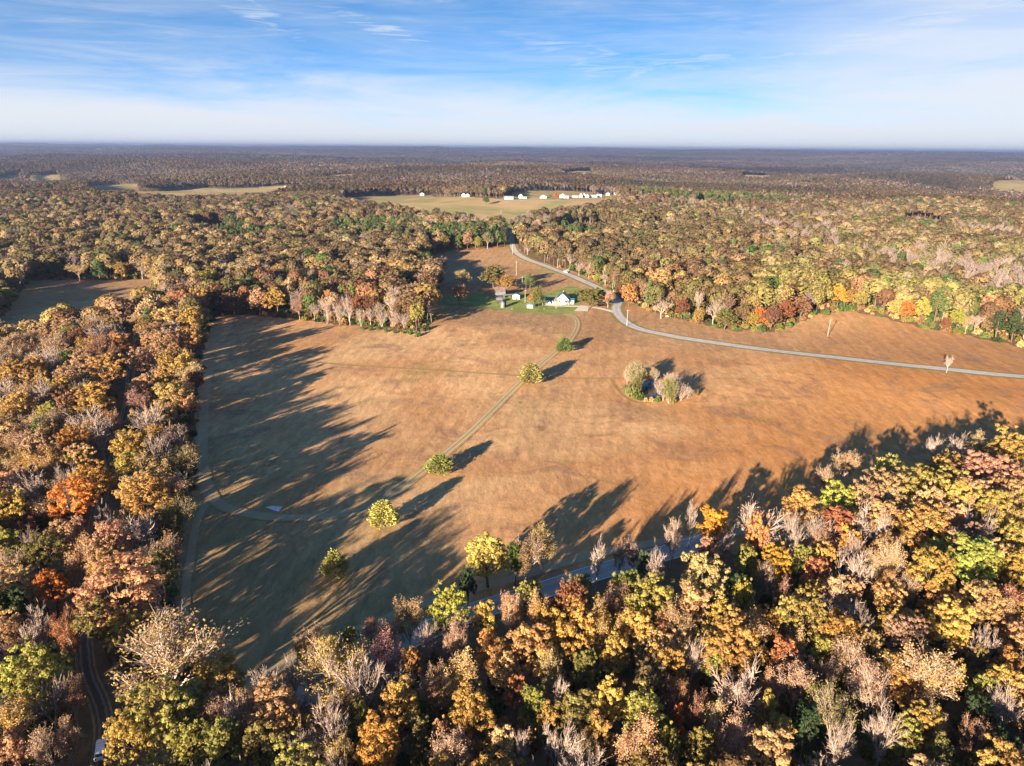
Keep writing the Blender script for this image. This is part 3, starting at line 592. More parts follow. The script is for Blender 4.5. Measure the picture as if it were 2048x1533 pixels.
def forest_patch(seed, side, n, cr, nf):
    rng = np.random.default_rng(seed); Vs, Qs, vs = [], [], []; o = 0; g = int(math.sqrt(n))
    for i in range(g*g):
        x = ((i % g)+rng.uniform(0.1, 0.9))/g*side-side/2; y = ((i//g)+rng.uniform(0.1, 0.9))/g*side-side/2; H = rng.uniform(13, 21); r = cr*rng.uniform(0.75, 1.25)
        d = rdirs(rng, nf); d[:, 2] = np.abs(d[:, 2])*1.1-0.15
        P = d*np.array([r, r, H*0.34])*rng.uniform(0.8, 1.05, (nf, 1))+np.array([x, y, H*0.62]); V, Q = leaf_quads(P, d+rdirs(rng, nf)*0.3, rng.uniform(0.38, 0.6, nf)*r, rng, 0.85)
        Vs.append(V); Qs.append(Q+o); o += len(V); vs.append(np.full(nf, rng.uniform(-1, 1))+rng.uniform(-.25, .25, nf))
    return dict(leaf=(np.concatenate(Vs), np.concatenate(Qs), np.concatenate(vs)), wood=(np.zeros((0, 3)), np.zeros((0, 4), int)), H=18, W=side)
PATCH = [forest_patch(301+i, 66, 49, 5.6, 22) for i in range(3)]
def parts_of(s, name, pale=False):
    """[(part name, mesh)] for a single tree"""
    if 'meshes' in s: return s['meshes']
    lm = M_NEEDLE if s.get('needle') else M_LEAF; out = []
    V, Q = s['wood']; out.append(('trunk', mesh_np(name+'_trunk', V, Q, None, [M_PALE if 'twig' in s else M_BARK], None, True)))
    if 'twig' in s:
        V, Q = s['twig']; out.append(('twigs', mesh_np(name+'_twigs', V, Q, None, [M_TWIG])))
    if s['leaf'] is not None:
        V, Q, v = s['leaf']; out.append(('crown', mesh_np(name+'_crown', V, Q, None, [lm], None, False, {'v': ('FACE', 'FLOAT', v)})))
    s['meshes'] = out; return out
def joined(s, name):
    lm = M_NEEDLE if s.get('needle') else M_LEAF; Vs, Qs, mi, vv = [], [], [], []; o = 0
    for key, ix in (('wood', 0), ('twig', 1), ('leaf', 2)):
        g = s.get(key)
        if g is None or not len(g[0]): continue
        Vs.append(g[0]); Qs.append(g[1]+o); o += len(g[0]); mi.append(np.full(len(g[1]), ix)); vv.append(g[2] if key == 'leaf' else np.zeros(len(g[1])))
    return mesh_np(name, np.concatenate(Vs), np.concatenate(Qs), None, [(M_PALE if s['w'] < 0.1 else M_TWIG_MID if s['w'] < 0.2 else M_TWIG_FAR) if 'twig' in s else M_BARK, M_TWIG if s.get('w', 0) < 0.1 else M_TWIG_MID if s['w'] < 0.2 else M_TWIG_FAR, lm], np.concatenate(mi), False, {'v': ('FACE', 'FLOAT', np.concatenate(vv))})

def scatter(name, shapes, pts, rot, scl, idx, tint, label, cat):
    """one object of many instances: a wood that nobody could count"""
    coll = bpy.data.collections.new(name+'_shapes')
    for i, s in enumerate(shapes):
        coll.objects.link(bpy.data.objects.new(f'{name}_shape_{i:03d}', joined(s, f'{name}_shape_{i:03d}')))
    n = len(pts); rv = np.zeros((n, 3)); rv[:, 2] = rot
    me = mesh_np(name, pts, None, None, (), None, False, {'rot': ('POINT', 'FLOAT_VECTOR', rv), 'scl': ('POINT', 'FLOAT_VECTOR', scl), 'idx': ('POINT', 'INT', idx), 'tint': ('POINT', 'FLOAT_COLOR', np.concatenate([tint, np.ones((n, 1))], 1))})
    o = link(name, me); tag(o, label, cat, kind='stuff')
    ng = bpy.data.node_groups.new(name+'_nodes', 'GeometryNodeTree')
    ng.interface.new_socket('Geometry', in_out='INPUT', socket_type='NodeSocketGeometry'); ng.interface.new_socket('Geometry', in_out='OUTPUT', socket_type='NodeSocketGeometry')
    gi = ng.nodes.new('NodeGroupInput'); go = ng.nodes.new('NodeGroupOutput'); ci = ng.nodes.new('GeometryNodeCollectionInfo'); ip = ng.nodes.new('GeometryNodeInstanceOnPoints')
    ci.inputs['Collection'].default_value = coll; ci.inputs['Separate Children'].default_value = True; ci.inputs['Reset Children'].default_value = True; ip.inputs['Pick Instance'].default_value = True
    def attr(nm, typ):
        a = ng.nodes.new('GeometryNodeInputNamedAttribute'); a.data_type = typ; a.inputs['Name'].default_value = nm; return a.outputs['Attribute']
    e2r = ng.nodes.new('FunctionNodeEulerToRotation'); L = ng.links.new
    L(attr('rot', 'FLOAT_VECTOR'), e2r.inputs[0]); L(e2r.outputs[0], ip.inputs['Rotation']); L(attr('scl', 'FLOAT_VECTOR'), ip.inputs['Scale']); L(attr('idx', 'INT'), ip.inputs['Instance Index'])
    L(gi.outputs[0], ip.inputs['Points']); L(ci.outputs[0], ip.inputs['Instance']); L(ip.outputs[0], go.inputs[0])
    md = o.modifiers.new('scatter', 'NODES'); md.node_group = ng
    return o

# ------------------------------------------------------------------ trees: where they stand
COL = {'gold': ((0.40, 0.250, 0.062), 'golden'), 'tan': ((0.45, 0.285, 0.130), 'tan'), 'pink': ((0.40, 0.245, 0.145), 'pinkish'), 'orange': ((0.50, 0.175, 0.030), 'orange'), 'amber': ((0.56, 0.30, 0.030), 'amber'),
       'russet': ((0.27, 0.110, 0.052), 'russet'), 'yellow': ((0.47, 0.335, 0.070), 'yellow'), 'yg': ((0.31, 0.28, 0.060), 'greenish'), 'olive': ((0.20, 0.172, 0.050), 'olive'), 'green': ((0.105, 0.155, 0.045), 'green'),
       'dark': ((0.050, 0.082, 0.032), 'dark green'), 'brown': ((0.235, 0.138, 0.070), 'brown'), 'lime': ((0.31, 0.33, 0.05), 'lime green'), 'cream': ((0.33, 0.285, 0.165), 'cream'), 'copper': ((0.45, 0.215, 0.085), 'copper'), 'moss': ((0.195, 0.205, 0.055), 'mossy'), 'grey': ((0.32, 0.25, 0.20), 'greyish')}
# px py width(px) kind colour [height px]: crown centres in the photograph; 'b' after the kind: py is the foot of the tree
HAND = """
65 1356 130 L yg|325 1337 205 S tan|236 1190 175 L tan|205 1245 90 L olive|83 1249 60 B grey|100 1178 62 L orange|310 1440 150 L yg|262 1490 110 L gold|380 1425 90 L yg|439 1366 100 L gold
32 1444 95 S gold|146 1400 55 S brown|105 1500 70 S pink|134 1490 45 S pink|440 1490 90 L olive|385 1500 80 L yg|20 1510 70 L tan|30 1270 60 L brown|140 1265 60 S russet|28 1215 60 L dark
145 1008 92 L orange|131 1084 80 L pink|293 1000 108 L gold|271 1063 74 B grey|217 1055 48 B grey|226 1092 78 L tan|174 1125 80 S pink|205 1120 70 L tan|70 1096 42 B grey|20 1095 60 L yg|18 1142 68 S pink
73 978 62 B grey|18 983 52 B grey|135 963 50 B grey|23 1015 66 L gold|190 972 82 L gold|261 933 56 L yellow|303 845 72 B pink|351 877 58 B pink|313 905 62 B tan|313 945 66 S tan|366 925 60 S olive|350 1040 60 S olive|345 985 50 S pink|330 1105 60 S brown|320 1140 70 L olive
288 727 60 L pink|356 732 80 L gold|288 782 62 L tan|326 775 60 L gold|366 785 50 S tan|280 810 42 S pink|213 742 70 L gold|163 730 52 L pink|137 722 34 L green|65 744 52 L gold|25 752 58 L gold|80 787 48 B tan|123 779 42 L gold|185 800 82 L gold|135 812 50 L brown|28 822 62 L gold|98 834 46 L yg|105 850 62 S pink|170 848 72 B grey|220 850 40 S copper|155 890 62 L gold|200 872 60 B grey|73 897 56 L pink|38 895 50 S pink|160 925 60 L tan|145 936 52 L gold|40 940 52 S tan|100 920 54 L tan|60 860 46 S tan|10 880 50 L tan|335 690 64 L pink|375 680 60 L gold|330 640 58 L tan|385 640 54 L gold|300 690 40 L tan|240 690 52 L copper|205 700 50 S russet|160 680 44 L brown|110 690 50 S tan|60 690 50 S pink|20 700 50 S pink|360 605 52 L copper|330 590 46 S pink|395 600 50 L gold|410 560 40 L yg
742 1262 48 K tan 75|817 1242 56 S tan|897 1226 84 L yg|967 1241 50 L yellow|605 1304 36 S pink|630 1292 32 S pink|660 1314 62 L yellow|587 1352 46 B pink|532 1384 64 B pink|617 1362 32 B pink|725 1374 96 B grey|775 1312 60 S pink|712 1322 52 S pink|822 1332 50 L gold|857 1282 42 B grey|910 1284 50 S pink|800 1409 76 L gold|925 1352 72 S tan|935 1427 92 L gold|975 1302 46 L copper|660 1459 84 B pink|722 1438 36 L yg|520 1497 80 L olive|570 1473 70 L gold|755 1494 100 L gold|912 1508 80 S pink|882 1483 42 L tan|470 1440 60 B grey|500 1420 50 S tan|600 1500 50 B grey|840 1470 50 L olive|680 1520 50 S tan|700 1290 40 L yg|780 1275 44 S tan|870 1380 50 S tan
1055 1304 100 L copper|1138 1266 100 L yellow|1301 1209 108 L yg|1251 1181 60 L yg|1228 1220 60 S pink|1276 1264 80 L yellow|1228 1312 62 L yellow|1364 1262 76 S tan|1331 1268 46 S copper|1381 1206 52 L yg|1020 1225 42 S tan|1050 1205 50 L yg|963 1462 80 L gold|1070 1414 62 L yg|1098 1453 52 L gold|1120 1402 50 B grey|1160 1428 42 S pink|1213 1411 80 L yellow|1291 1443 96 L yg|1198 1476 62 L gold|1040 1508 46 B grey|1120 1497 74 B grey|1268 1506 92 S tan|1336 1342 76 L gold|1351 1402 42 S russet|1354 1446 30 L orange|1386 1322 54 B pink|1399 1438 46 S russet|1075 1225 50 S tan|1160 1185 50 L olive|1010 1345 60 L tan|1030 1390 50 L copper|1170 1340 50 L olive|1100 1345 46 S tan|1395 1500 60 L olive|1340 1500 50 L yg|1000 1500 60 L tan|1180 1520 50 S pink
1428 1053 64 L amber|1514 1045 96 B pink|1451 1095 42 B pink|1416 1105 48 L tan|1492 1121 42 L yg|1549 1133 66 L amber|1603 1022 84 L gold|1673 1009 80 L lime|1771 992 92 L tan|1777 949 60 L yg|1860 982 110 L yg|1971 957 110 L tan|1891 940 70 L gold|2018 905 82 L gold|1907 902 50 B grey|1869 905 40 B pink|1955 899 48 S tan|1967 1010 100 L tan|1837 1063 108 L gold|1895 1040 72 L tan|1714 1052 72 B grey|1635 1070 60 B pink|1711 1111 66 B grey|1704 1155 74 B tan|1647 1096 46 S pink|1603 1127 46 L yg|1635 1152 58 L copper|1863 1139 82 L yg|1933 1105 96 L pink|1964 1092 56 B grey|2015 1130 70 L tan|1768 1102 56 L tan|1765 1187 48 S gold|1701 1197 52 L tan|1628 1193 42 L yellow|1901 1254 90 L yellow|2012 1209 76 S russet|1809 1279 80 L pink|1603 1244 104 L yg|1676 1273 90 L gold|1441 1242 66 L yellow|1463 1296 126 L gold|1432 1327 60 L yg|1717 1257 54 B grey|1968 1298 56 B grey|2018 1248 60 S tan|1350 1072 30 S pink|1382 1040 32 B pink|1520 1165 50 S brown|1480 1180 52 L dark|1570 1200 50 S brown|1800 1190 50 S pink|1395 1150 50 L olive|1420 1180 40 L yg|2040 1050 50 L gold|1990 1150 40 L yg|1750 1140 50 S tan|1690 930 46 S tan|1650 960 40 S tan
1476 1388 100 B pink|1590 1371 76 S pink|1710 1330 84 S tan|1565 1314 62 L copper|1653 1353 42 S pink|1742 1384 80 S pink|1868 1354 118 S tan|1963 1391 56 L yg|2017 1428 70 B tan|2017 1346 66 L gold|1536 1428 50 L gold|1558 1476 66 L gold|1473 1485 62 S pink|1416 1444 52 S pink|1672 1442 90 S olive|1764 1464 76 B grey|1678 1491 60 B grey|1811 1479 60 L yg|1954 1436 60 L dark|1533 1512 100 L tan|1865 1460 40 S tan|1620 1400 60 L olive|1610 1450 60 L dark|1740 1300 50 L tan|1880 1520 60 L olive|2000 1510 70 L dark|1940 1480 50 S brown|1780 1340 50 L gold|1590 1300 50 S tan|1640 1310 50 L yg|1960 1330 40 L olive
976 1176 92 Lb yellow 142|935 1168 36 L dark|1084 1087 46 S gold|1052 1115 56 S brown|1030 1120 40 L green|1195 1117 36 B pink|1240 1112 28 S pink|1266 1112 32 S grey|1290 1130 30 L green|1345 1075 34 B pink|1070 1190 34 L olive|1310 1140 60 B pink
"""
FARM = """
988 580 50 Lb olive 60|1012 584 42 Lb gold 42|926 580 32 Sb tan 45|920 611 36 Lb copper 50|861 612 28 Lb amber 50|838 615 24 Sb tan 50|824 610 22 Bb grey 40|1060 582 25 Pb green 38|1052 580 16 Pb green 32
1070 617 18 Lb moss 46|1078 617 14 Lb moss 50|1064 616 16 Lb gold 36|1178 618 58 Lb moss 52|1196 612 40 Lb olive 44|1216 616 32 Sb tan 40|1257 613 38 Lb gold 52|1240 598 24 Lb brown 36|1280 600 34 Lb brown 50
1316 606 36 Lb russet 54|1322 638 38 Bb grey 50|1363 640 28 Lb russet 52|1396 652 24 Lb gold 42|1394 640 28 Bb grey 70|1426 653 32 Bb grey 64|1448 660 46 Lb moss 52|1484 656 40 Lb olive 58|1504 659 26 Lb gold 40|1518 655 32 Lb orange 46|1540 658 40 Lb brown 56|1570 650 40 Lb russet 60|1600 640 40 Lb brown 58|1373 643 14 Pb green 20
1910 662 36 Lb lime 52|1890 664 20 Lb russet 34|1787 640 32 Lb yellow 48|1811 645 34 Lb orange 52|1840 650 30 Lb yg 62|1673 618 34 Lb amber 56|1690 618 30 Lb gold 46|1718 622 30 Lb yg 46|2022 685 42 Pb dark 70|1990 680 38 Pb dark 64|2046 690 36 Pb dark 70|1972 672 28 Lb brown 56|1947 670 24 Bb pink 50|1930 668 22 Sb tan 42
1686 622 18 Ub green 22|1704 622 17 Ub green 20|1652 630 14 Ub green 16|1578 655 14 Ub green 14|1560 657 12 Ub green 12|1520 664 18 Ub green 14
1128 704 31 Cb green 32|1062 768 42 Cb moss 48|879 948 48 Cb moss 52|768 1054 50 Cb yg 66|671 1156 44 Cb yg 66
1268 772 36 Nb cream 58|1284 768 26 Nb cream 44|1300 764 24 Nb cream 36|1254 768 16 Mb tan 40|1262 790 28 Ub moss 28|1274 787 22 Nb moss 40|1276 797 24 Ub green 20|1318 792 26 Mb pink 40|1337 807 32 Nb moss 60|1326 802 26 Mb tan 54|1346 806 26 Mb tan 50|1362 801 34 Mb pink 50|1376 797 26 Mb grey 38|1316 804 12 Ub green 14|1346 806 16 Ub olive 14|1352 774 26 Mb pink 34|1310 766 22 Mb pink 32|1336 772 24 Mb pink 36|1392 790 12 Ub brown 14|1250 781 12 Ub green 14|1304 803 12 Ub tan 8|1292 803 10 Ub tan 7
1893 746 20 Bb grey 42|972 409 16 Lb green 16|1113 401 11 Lb orange 16|1100 398 8 Lb olive 9|858 505 20 Lb amber 30|1112 618 16 Bb grey 30|1085 610 14 Bb grey 26
470 634 50 Lb brown 60|520 632 44 Lb tan 64|555 632 44 Lb gold 68|600 640 30 Sb pink 56|630 644 26 Bb grey 44|655 648 24 Mb grey 50|680 650 26 Mb pink 54|700 652 24 Bb grey 48|722 653 24 Mb tan 44|742 654 26 Bb grey 46|765 657 26 Mb pink 44|788 658 28 Mb grey 44|808 660 26 Mb grey 42|820 640 26 Mb grey 44|750 640 30 Lb amber 56|780 640 34 Lb gold 56|700 636 34 Lb russet 60|660 634 36 Lb gold 64
726 659 10 Ub green 10|742 661 10 Ub green 10|757 660 9 Ub green 9|772 664 11 Ub green 11|790 666 12 Ub green 9|806 667 11 Ub olive 10|820 669 12 Ub green 14|836 673 14 Ub green 13
1080 519 20 Lb green 26|1095 517 18 Lb green 24|1055 510 20 Sb brown 26|1108 518 20 Lb gold 30|1125 528 18 Lb tan 24|1140 538 20 Bb pink 34|1158 552 20 Bb grey 32|1178 558 24 Sb tan 36|1196 566 16 Lb lime 20|1210 574 22 Bb tan 34|1228 580 26 Bb pink 44
20 620 40 Lb yg 52|8 600 26 Lb green 46|58 560 30 Lb yg 44|84 556 26 Lb gold 40|120 560 28 Lb green 40|200 560 34 Pb green 42|245 560 30 Lb gold 42|160 562 34 Sb tan 40|285 560 28 Bb pink 36
890 506 20 Lb olive 40|915 502 20 Pb green 32|935 501 22 Lb tan 40|955 500 20 Lb yg 30|975 498 22 Sb olive 36|995 496 20 Pb green 36|1009 494 14 Lb green 30|870 508 18 Sb tan 34
"""
class TreeRec: pass
TREES = []
def add_tree(x, y, W, H, kind, colour, hand):
    t = TreeRec(); t.x, t.y, t.W, t.H, t.kind, t.colour, t.hand, t.base = x, y, W, H, kind, colour, hand, False; TREES.append(t); return t
def hand_tree(row):
    f = row.split(); px, py, w = float(f[0]), float(f[1]), float(f[2]); kind = f[3]; colour = f[4]; hp = float(f[5]) if len(f) > 5 else None
    base = kind.endswith('b'); kind = kind[0]
    fz = {'C': .5, 'U': .4, 'P': .6, 'K': .55}.get(kind, .60); H = 15.0; up = 0 if base else H*fz
    for _ in range(3):
        p = at(px, py, up); dep = float(project(p[0], p[1], p[2]+up)[2]); W = w*dep/FPX; dl = math.atan2(CAM_Z-p[2]-up, math.hypot(p[0], p[1]))
        if hp: H = max(W*0.75, (hp*dep/FPX-0.75*W*math.sin(dl))/math.cos(dl))
        else: H = min(21.0, max(9.5, 10.0+0.75*W+(1.5 if kind == 'B' else 0)))
        if kind == 'U': H = min(max(H, 1.0), 5.0)
        if base: break
        up = H*fz
    if not base and kind in 'LSB': W *= 1.10
    add_tree(p[0], p[1], W, H, kind, colour, True).base = base
for blockk in (HAND, FARM):
    for line in blockk.strip().splitlines():
        for row in line.split('|'): hand_tree(row)
HX = np.array([t.x for t in TREES]); HY = np.array([t.y for t in TREES]); HW = np.array([t.W for t in TREES])

CAR_SPOT = at(203.5, 1506)
_lp = project(LOWER_ROAD[:, 0], LOWER_ROAD[:, 1], terrain(LOWER_ROAD[:, 0], LOWER_ROAD[:, 1]))[0]; LOWER_OPEN = LOWER_ROAD[(_lp < 1350) & (_lp > 545)][::4]
def openland(x, y):
    m = inside(FIELD, x, y) | inside(SIDE_MEADOW, x, y) | inside(HILL_MEADOW, x, y)
    for p in FAR_OPEN: m |= inside(p, x, y)
    m |= dist_line(UPPER_ROAD[::4], x, y) < 6.5
    m |= dist_line(LOWER_OPEN, x, y) < 7.5
    m |= dist_line(LOWER_OPEN[LOWER_OPEN[:, 0] > -8]+np.array([3.0, -10.0]), x, y) < 12.0
    m |= dist_line(DIRT_LANE[::4], x, y) < 5.2
    m |= np.hypot(x-CAR_SPOT[0], y-CAR_SPOT[1]+9) < 10.5
    return m
def grid(sp, jit, x0, x1, y0, y1, rng):
    xs = np.arange(x0, x1, sp); ys = np.arange(y0, y1, sp*0.866); X, Y = np.meshgrid(xs, ys); X = X+(np.arange(len(ys)) % 2)[:, None]*sp/2
    return (X+rng.uniform(-jit, jit, X.shape)).ravel(), (Y+rng.uniform(-jit, jit, X.shape)).ravel()
rng = np.random.default_rng(99)
gx, gy = grid(7.7, 2.6, -1250, 1250, -90, 1560, rng)
keep = (np.hypot(gx, gy) < 1500) & (np.abs(gx) < np.maximum(0.80*gy+130, 230)) & (gx > -0.8*np.maximum(gy, 0)-240)
gx, gy = gx[keep], gy[keep]; k = ~openland(gx, gy); gx, gy = gx[k], gy[k]
fw = np.clip(rng.lognormal(math.log(8.3), 0.24, len(gx))*(1+0.16*sstep(np.hypot(gx, gy), 300, 450)), 5.0, 14.5)
near = np.hypot(gx, gy) < 720
for i in range(len(HX)):
    d = np.hypot(gx-HX[i], gy-HY[i]); lim = (0.25*HW[i]+0.23*fw) if i < HAND.count('|')+12 else (0.38*HW[i]+0.36*fw)
    bad = d < lim; fw[bad] = -1
far_ = (np.hypot(gx, gy) > 430) & (rng.uniform(0, 1, len(gx)) < 0.26); fw[far_] = -1; fw = np.where(np.hypot(gx, gy) > 430, fw*1.15*(1+0.28*vn(gx, gy, 75, 51)), fw)
k = fw > 0; gx, gy, fw = gx[k], gy[k], fw[k]
gz = terrain(gx, gy); gpx, gpy, gdep = project(gx, gy, gz+10)

_fe = np.vstack([FIELD, FIELD[:1]]); dist_edge = dist_line(_fe, gx, gy)
PINES = [(760, 458, 95, 20), (430, 450, 60, 10), (900, 474, 60, 14), (1380, 388, 110, 11), (1150, 465, 50, 10), (1520, 402, 120, 8), (960, 470, 50, 14), (1000, 470, 30, 30), (480, 470, 50, 10)]
W_LOW = dict(gold=.24, tan=.20, yellow=.12, yg=.15, pink=.08, olive=.08, copper=.04, brown=.06, amber=.02, russet=.03)
W_LEFT = dict(tan=.30, gold=.24, pink=.18, copper=.05, yg=.07, brown=.07, olive=.06, russet=.03)
W_MIDL = dict(brown=.22, gold=.17, tan=.16, olive=.18, russet=.12, yg=.07, copper=.03, green=.03, pink=.04)
W_RIGHT = dict(olive=.26, brown=.20, gold=.16, russet=.14, yg=.14, tan=.06, copper=.02, green=.03)
W_RLIGHT = dict(yg=.30, olive=.26, gold=.12, brown=.12, tan=.08, green=.06, copper=.03, russet=.03)
W_FAR = dict(brown=.34, russet=.20, olive=.20, tan=.12, gold=.08, green=.06)
def pick(px, py, r, n, u):
    """kind and colour of a tree of the woods from where it stands"""
    for cx, cy, sx, sy in PINES:
        if ((px-cx)/sx)**2+((py-cy)/sy)**2 < 1 and u[0] < 0.78: return ('P', 'green' if u[1] < 0.72 else 'dark')
    pb = (0.19 if py > 640 else 0.10)+(0.42 if py > 640 else 0.75)*max(0, n); ps = 0.20
    if py > 900: w = W_LOW if px > 430 else W_LEFT
    elif px < 430 and py > 620: w = W_LEFT
    elif py < 430: w, pb = W_FAR, 0.22+0.25*max(0, n)
    elif px < 1020: w = W_MIDL
    elif px > 1500 and 500 < py < 700: w = W_RLIGHT
    else: w = W_RIGHT
    if u[0] < pb: return ('B', 'pink')
    if u[0] > 0.985 and py < 900: return ('P', 'green')
    kind = 'S' if u[2] < (ps if py > 640 else ps*0.5) else 'L'
    q = (u[1]*0.5+0.5*n2_cache+1.0) % 1.0; s = 0
    for c, p in w.items():
        s += p
        if q <= s: return (kind, c)
    return (kind, 'tan')
nb = vn(gx, gy, 60, 21)*0.6+vn(gx, gy, 170, 22)*0.8; nc = vn(gx, gy, 40, 23)*0.6+vn(gx, gy, 140, 24); U = rng.uniform(0, 1, (len(gx), 4))
for i in range(len(gx)):
    n2_cache = nc[i]; kd, cl_ = pick(gpx[i], gpy[i], 0, nb[i], U[i])
    W = fw[i]*(0.72 if kd == 'P' else 0.92 if kd == 'B' else 1.0)
    add_tree(gx[i], gy[i], W, min(21, max(9.5, 9.5+0.75*fw[i]+4*(U[i, 3]-0.5)-((0.5 if dist_edge[i] < 9 and gpx[i] > 1000 else -2.5 if dist_edge[i] < 36 and gpx[i] > 1000 else 2.6) if gpy[i] > 640 else 0))), kd, cl_, False)

def tint_of(colour, rng):
    c = np.array(COL[colour][0]); c = (0.88*c+0.12*c.mean())*np.array([1.10, 1.085, 1.06]); return np.clip(c*rng.uniform(0.84, 1.16)*(1+rng.normal(size=3)*np.array([0.05, 0.07, 0.08])), 0.012, 0.6)
# each kind's largest in the picture stand as single trees; what is left of the woods is one mass
NAMES = {'L': 'autumn_tree', 'S': 'autumn_tree', 'B': 'bare_tree', 'K': 'bare_tree', 'M': 'bare_tree', 'N': 'autumn_tree', 'P': 'pine_tree', 'C': 'cedar_tree', 'U': 'shrub'}
LIMIT = {'autumn_tree': 300, 'bare_tree': 150, 'pine_tree': 60}
tx = np.array([t.x for t in TREES]); ty = np.array([t.y for t in TREES]); tz = terrain(tx, ty)
cpx, cpy, cdep = project(tx, ty, tz+np.array([t.H*0.6 for t in TREES]))
for i, t in enumerate(TREES):
    t.z = float(tz[i]); t.px, t.py, t.dep = float(cpx[i]), float(cpy[i]), float(cdep[i]); t.app = t.W/max(t.dep, 20)*FPX
    t.inview = t.dep > 20 and -t.app*0.3 < t.px < 2048+t.app*0.3 and t.py-t.app*0.3 < 1533; t.single = False
for nm in set(NAMES.values()):
    g = sorted((t for t in TREES if NAMES[t.kind] == nm and t.inview), key=lambda t: (-t.hand, -t.app))
    for t in g[:LIMIT.get(nm, 300)]: t.single = True

# ------------------------------------------------------------------ labels of the single trees
def zone(t):
    x, y = t.px, t.py
    if t.kind in 'C': return 'along the farm track'
    if 1225 < x < 1400 and 715 < y < 815: return 'at the farm pond'
    if y > 1000 and x > 430 or (y > 860 and x > 1500):
        if x > 900 and x < 1360 and y < 1200: return 'beside the lower road'
        if y > 1400: return 'in the bottom corner woods' if x > 1750 else 'in the bottom middle woods' if x > 1000 else 'in the bottom edge woods'
        if x < 900: return 'along the lower road'
        if x < 1420: return 'below the lower road'
        if y < 1030: return 'on the shaded woods edge'
        return 'under the long shadow' if x < 1720 else 'inside the shaded woods'
    if y > 1180 and x <= 430: return 'beside the white car'
    if x <= 430 and y > 640:
        if x > 265-(y-700)*0.1: return 'between lane and field'
        return 'beyond the lane, nearer part' if y > 900 else 'beyond the lane, further part'
    if x < 330 and y <= 640: return 'at the side meadow'
    if 830 < x < 1240 and 530 < y < 625: return 'in the farmyard'
    if x < 860 and y > 560: return 'on the far field edge'
    if x >= 1225 and y > 540: return 'across the curving road' if x < 1620 else 'beyond the grassy hill'
    if 1000 < x < 1260: return 'behind the farm road'
    if y < 430: return 'on the distant hill'
    if x < 1020: return 'in woods behind the farm'
    return 'in woods across the road'
ORD = ['first', 'second', 'third', 'fourth', 'fifth', 'sixth', 'seventh', 'eighth', 'ninth', 'tenth', 'eleventh', 'twelfth', 'thirteenth', 'fourteenth', 'fifteenth', 'sixteenth', 'seventeenth', 'eighteenth', 'nineteenth', 'twentieth']
singles = [t for t in TREES if t.single]
SX = np.array([t.px for t in singles]); SY = np.array([t.py for t in singles])
def look(t):
    c = COL[t.colour][1]
    size = 'broad' if t.W > 0.72*t.H else 'narrow' if t.W < 0.42*t.H else ('tall' if t.H > 16.5 else 'small' if t.H < 11 else 'rounded')
    if t.kind == 'M': return f'{size} many-stemmed bare tree'
    if t.kind == 'N': return f'{size} many-stemmed {c} tree'
    if t.kind == 'B': return f'{size} bare {dict(grey="grey", pink="pinkish", tan="tan").get(t.colour, "grey")} tree'
    if t.kind == 'K': return 'pale conical bare tree'
    if t.kind == 'S': return f'{size} sparse {c} tree'
    if t.kind == 'P': return f'{size} {c} pine'
    if t.kind == 'C': return f'{c} cedar'
    if t.kind == 'U': return f'low {c} bush'
    return f'{size} {c} tree'
def short(t):
    if t.colour == 'dark': return 'a dark one'
    if t.kind in 'BKM': return 'a bare one'
    return ('an ' if COL[t.colour][1][0] in 'aeiou' else 'a ')+COL[t.colour][1]+' one'
classes = {}
for i, t in enumerate(singles):
    t.look = look(t); t.zone = zone(t); classes.setdefault((t.look, t.zone), []).append(i)
for (lk, zn), ix in classes.items():
    if len(ix) == 1: singles[ix[0]].label = f'{lk} {zn}'; continue
    sub = {}
    for i in ix:
        d = np.hypot(SX-SX[i], SY-SY[i]); d[i] = 1e9; sub.setdefault(short(singles[int(np.argmin(d))]), []).append(i)
    for nbh, jx in sub.items():
        jx.sort(key=lambda i: singles[i].px)
        for q, i in enumerate(jx):
            base = f'{lk} {zn}, near {nbh}'
            singles[i].label = base if len(jx) == 1 else f'{ORD[min(q, 19)]} from left {base}'
GROUPS = {'autumn_tree': 'autumn trees of the woods and the farm', 'bare_tree': 'bare trees of the woods and the farm', 'pine_tree': 'evergreen pines', 'cedar_tree': 'cedars along the farm track', 'shrub': 'bushes at the field edges'}
CATS = {'autumn_tree': 'tree', 'bare_tree': 'tree', 'pine_tree': 'pine tree', 'cedar_tree': 'cedar tree', 'shrub': 'bush'}

rt = np.random.default_rng(5)
for t in singles:
    nm = NAMES[t.kind]; r = math.hypot(t.x, t.y)
    sh = SHAPES[t.kind]; s = sh[int(rt.integers(len(sh)))]
    if t.kind == 'L' and t.W < 0.55*t.H: s = sh[3+int(rt.integers(2))]
    if t.base and t.kind == 'L': s = SHAPES['D'][int(rt.integers(3))]
    o = thing(nm, t.label, CATS[nm], (t.x, t.y, t.z), rt.uniform(0, 6.28), GROUPS[nm]); tint = tint_of(t.colour, rt)
    o.scale = (t.W/s['W'], t.W/s['W'], t.H/s['H'])
    for pn, me in parts_of(s, nm):
        c = link('crown' if pn == 'twigs' and s['leaf'] is None else ('branches' if pn == 'twigs' else pn), me, o); c['tint'] = [float(v) for v in tint]

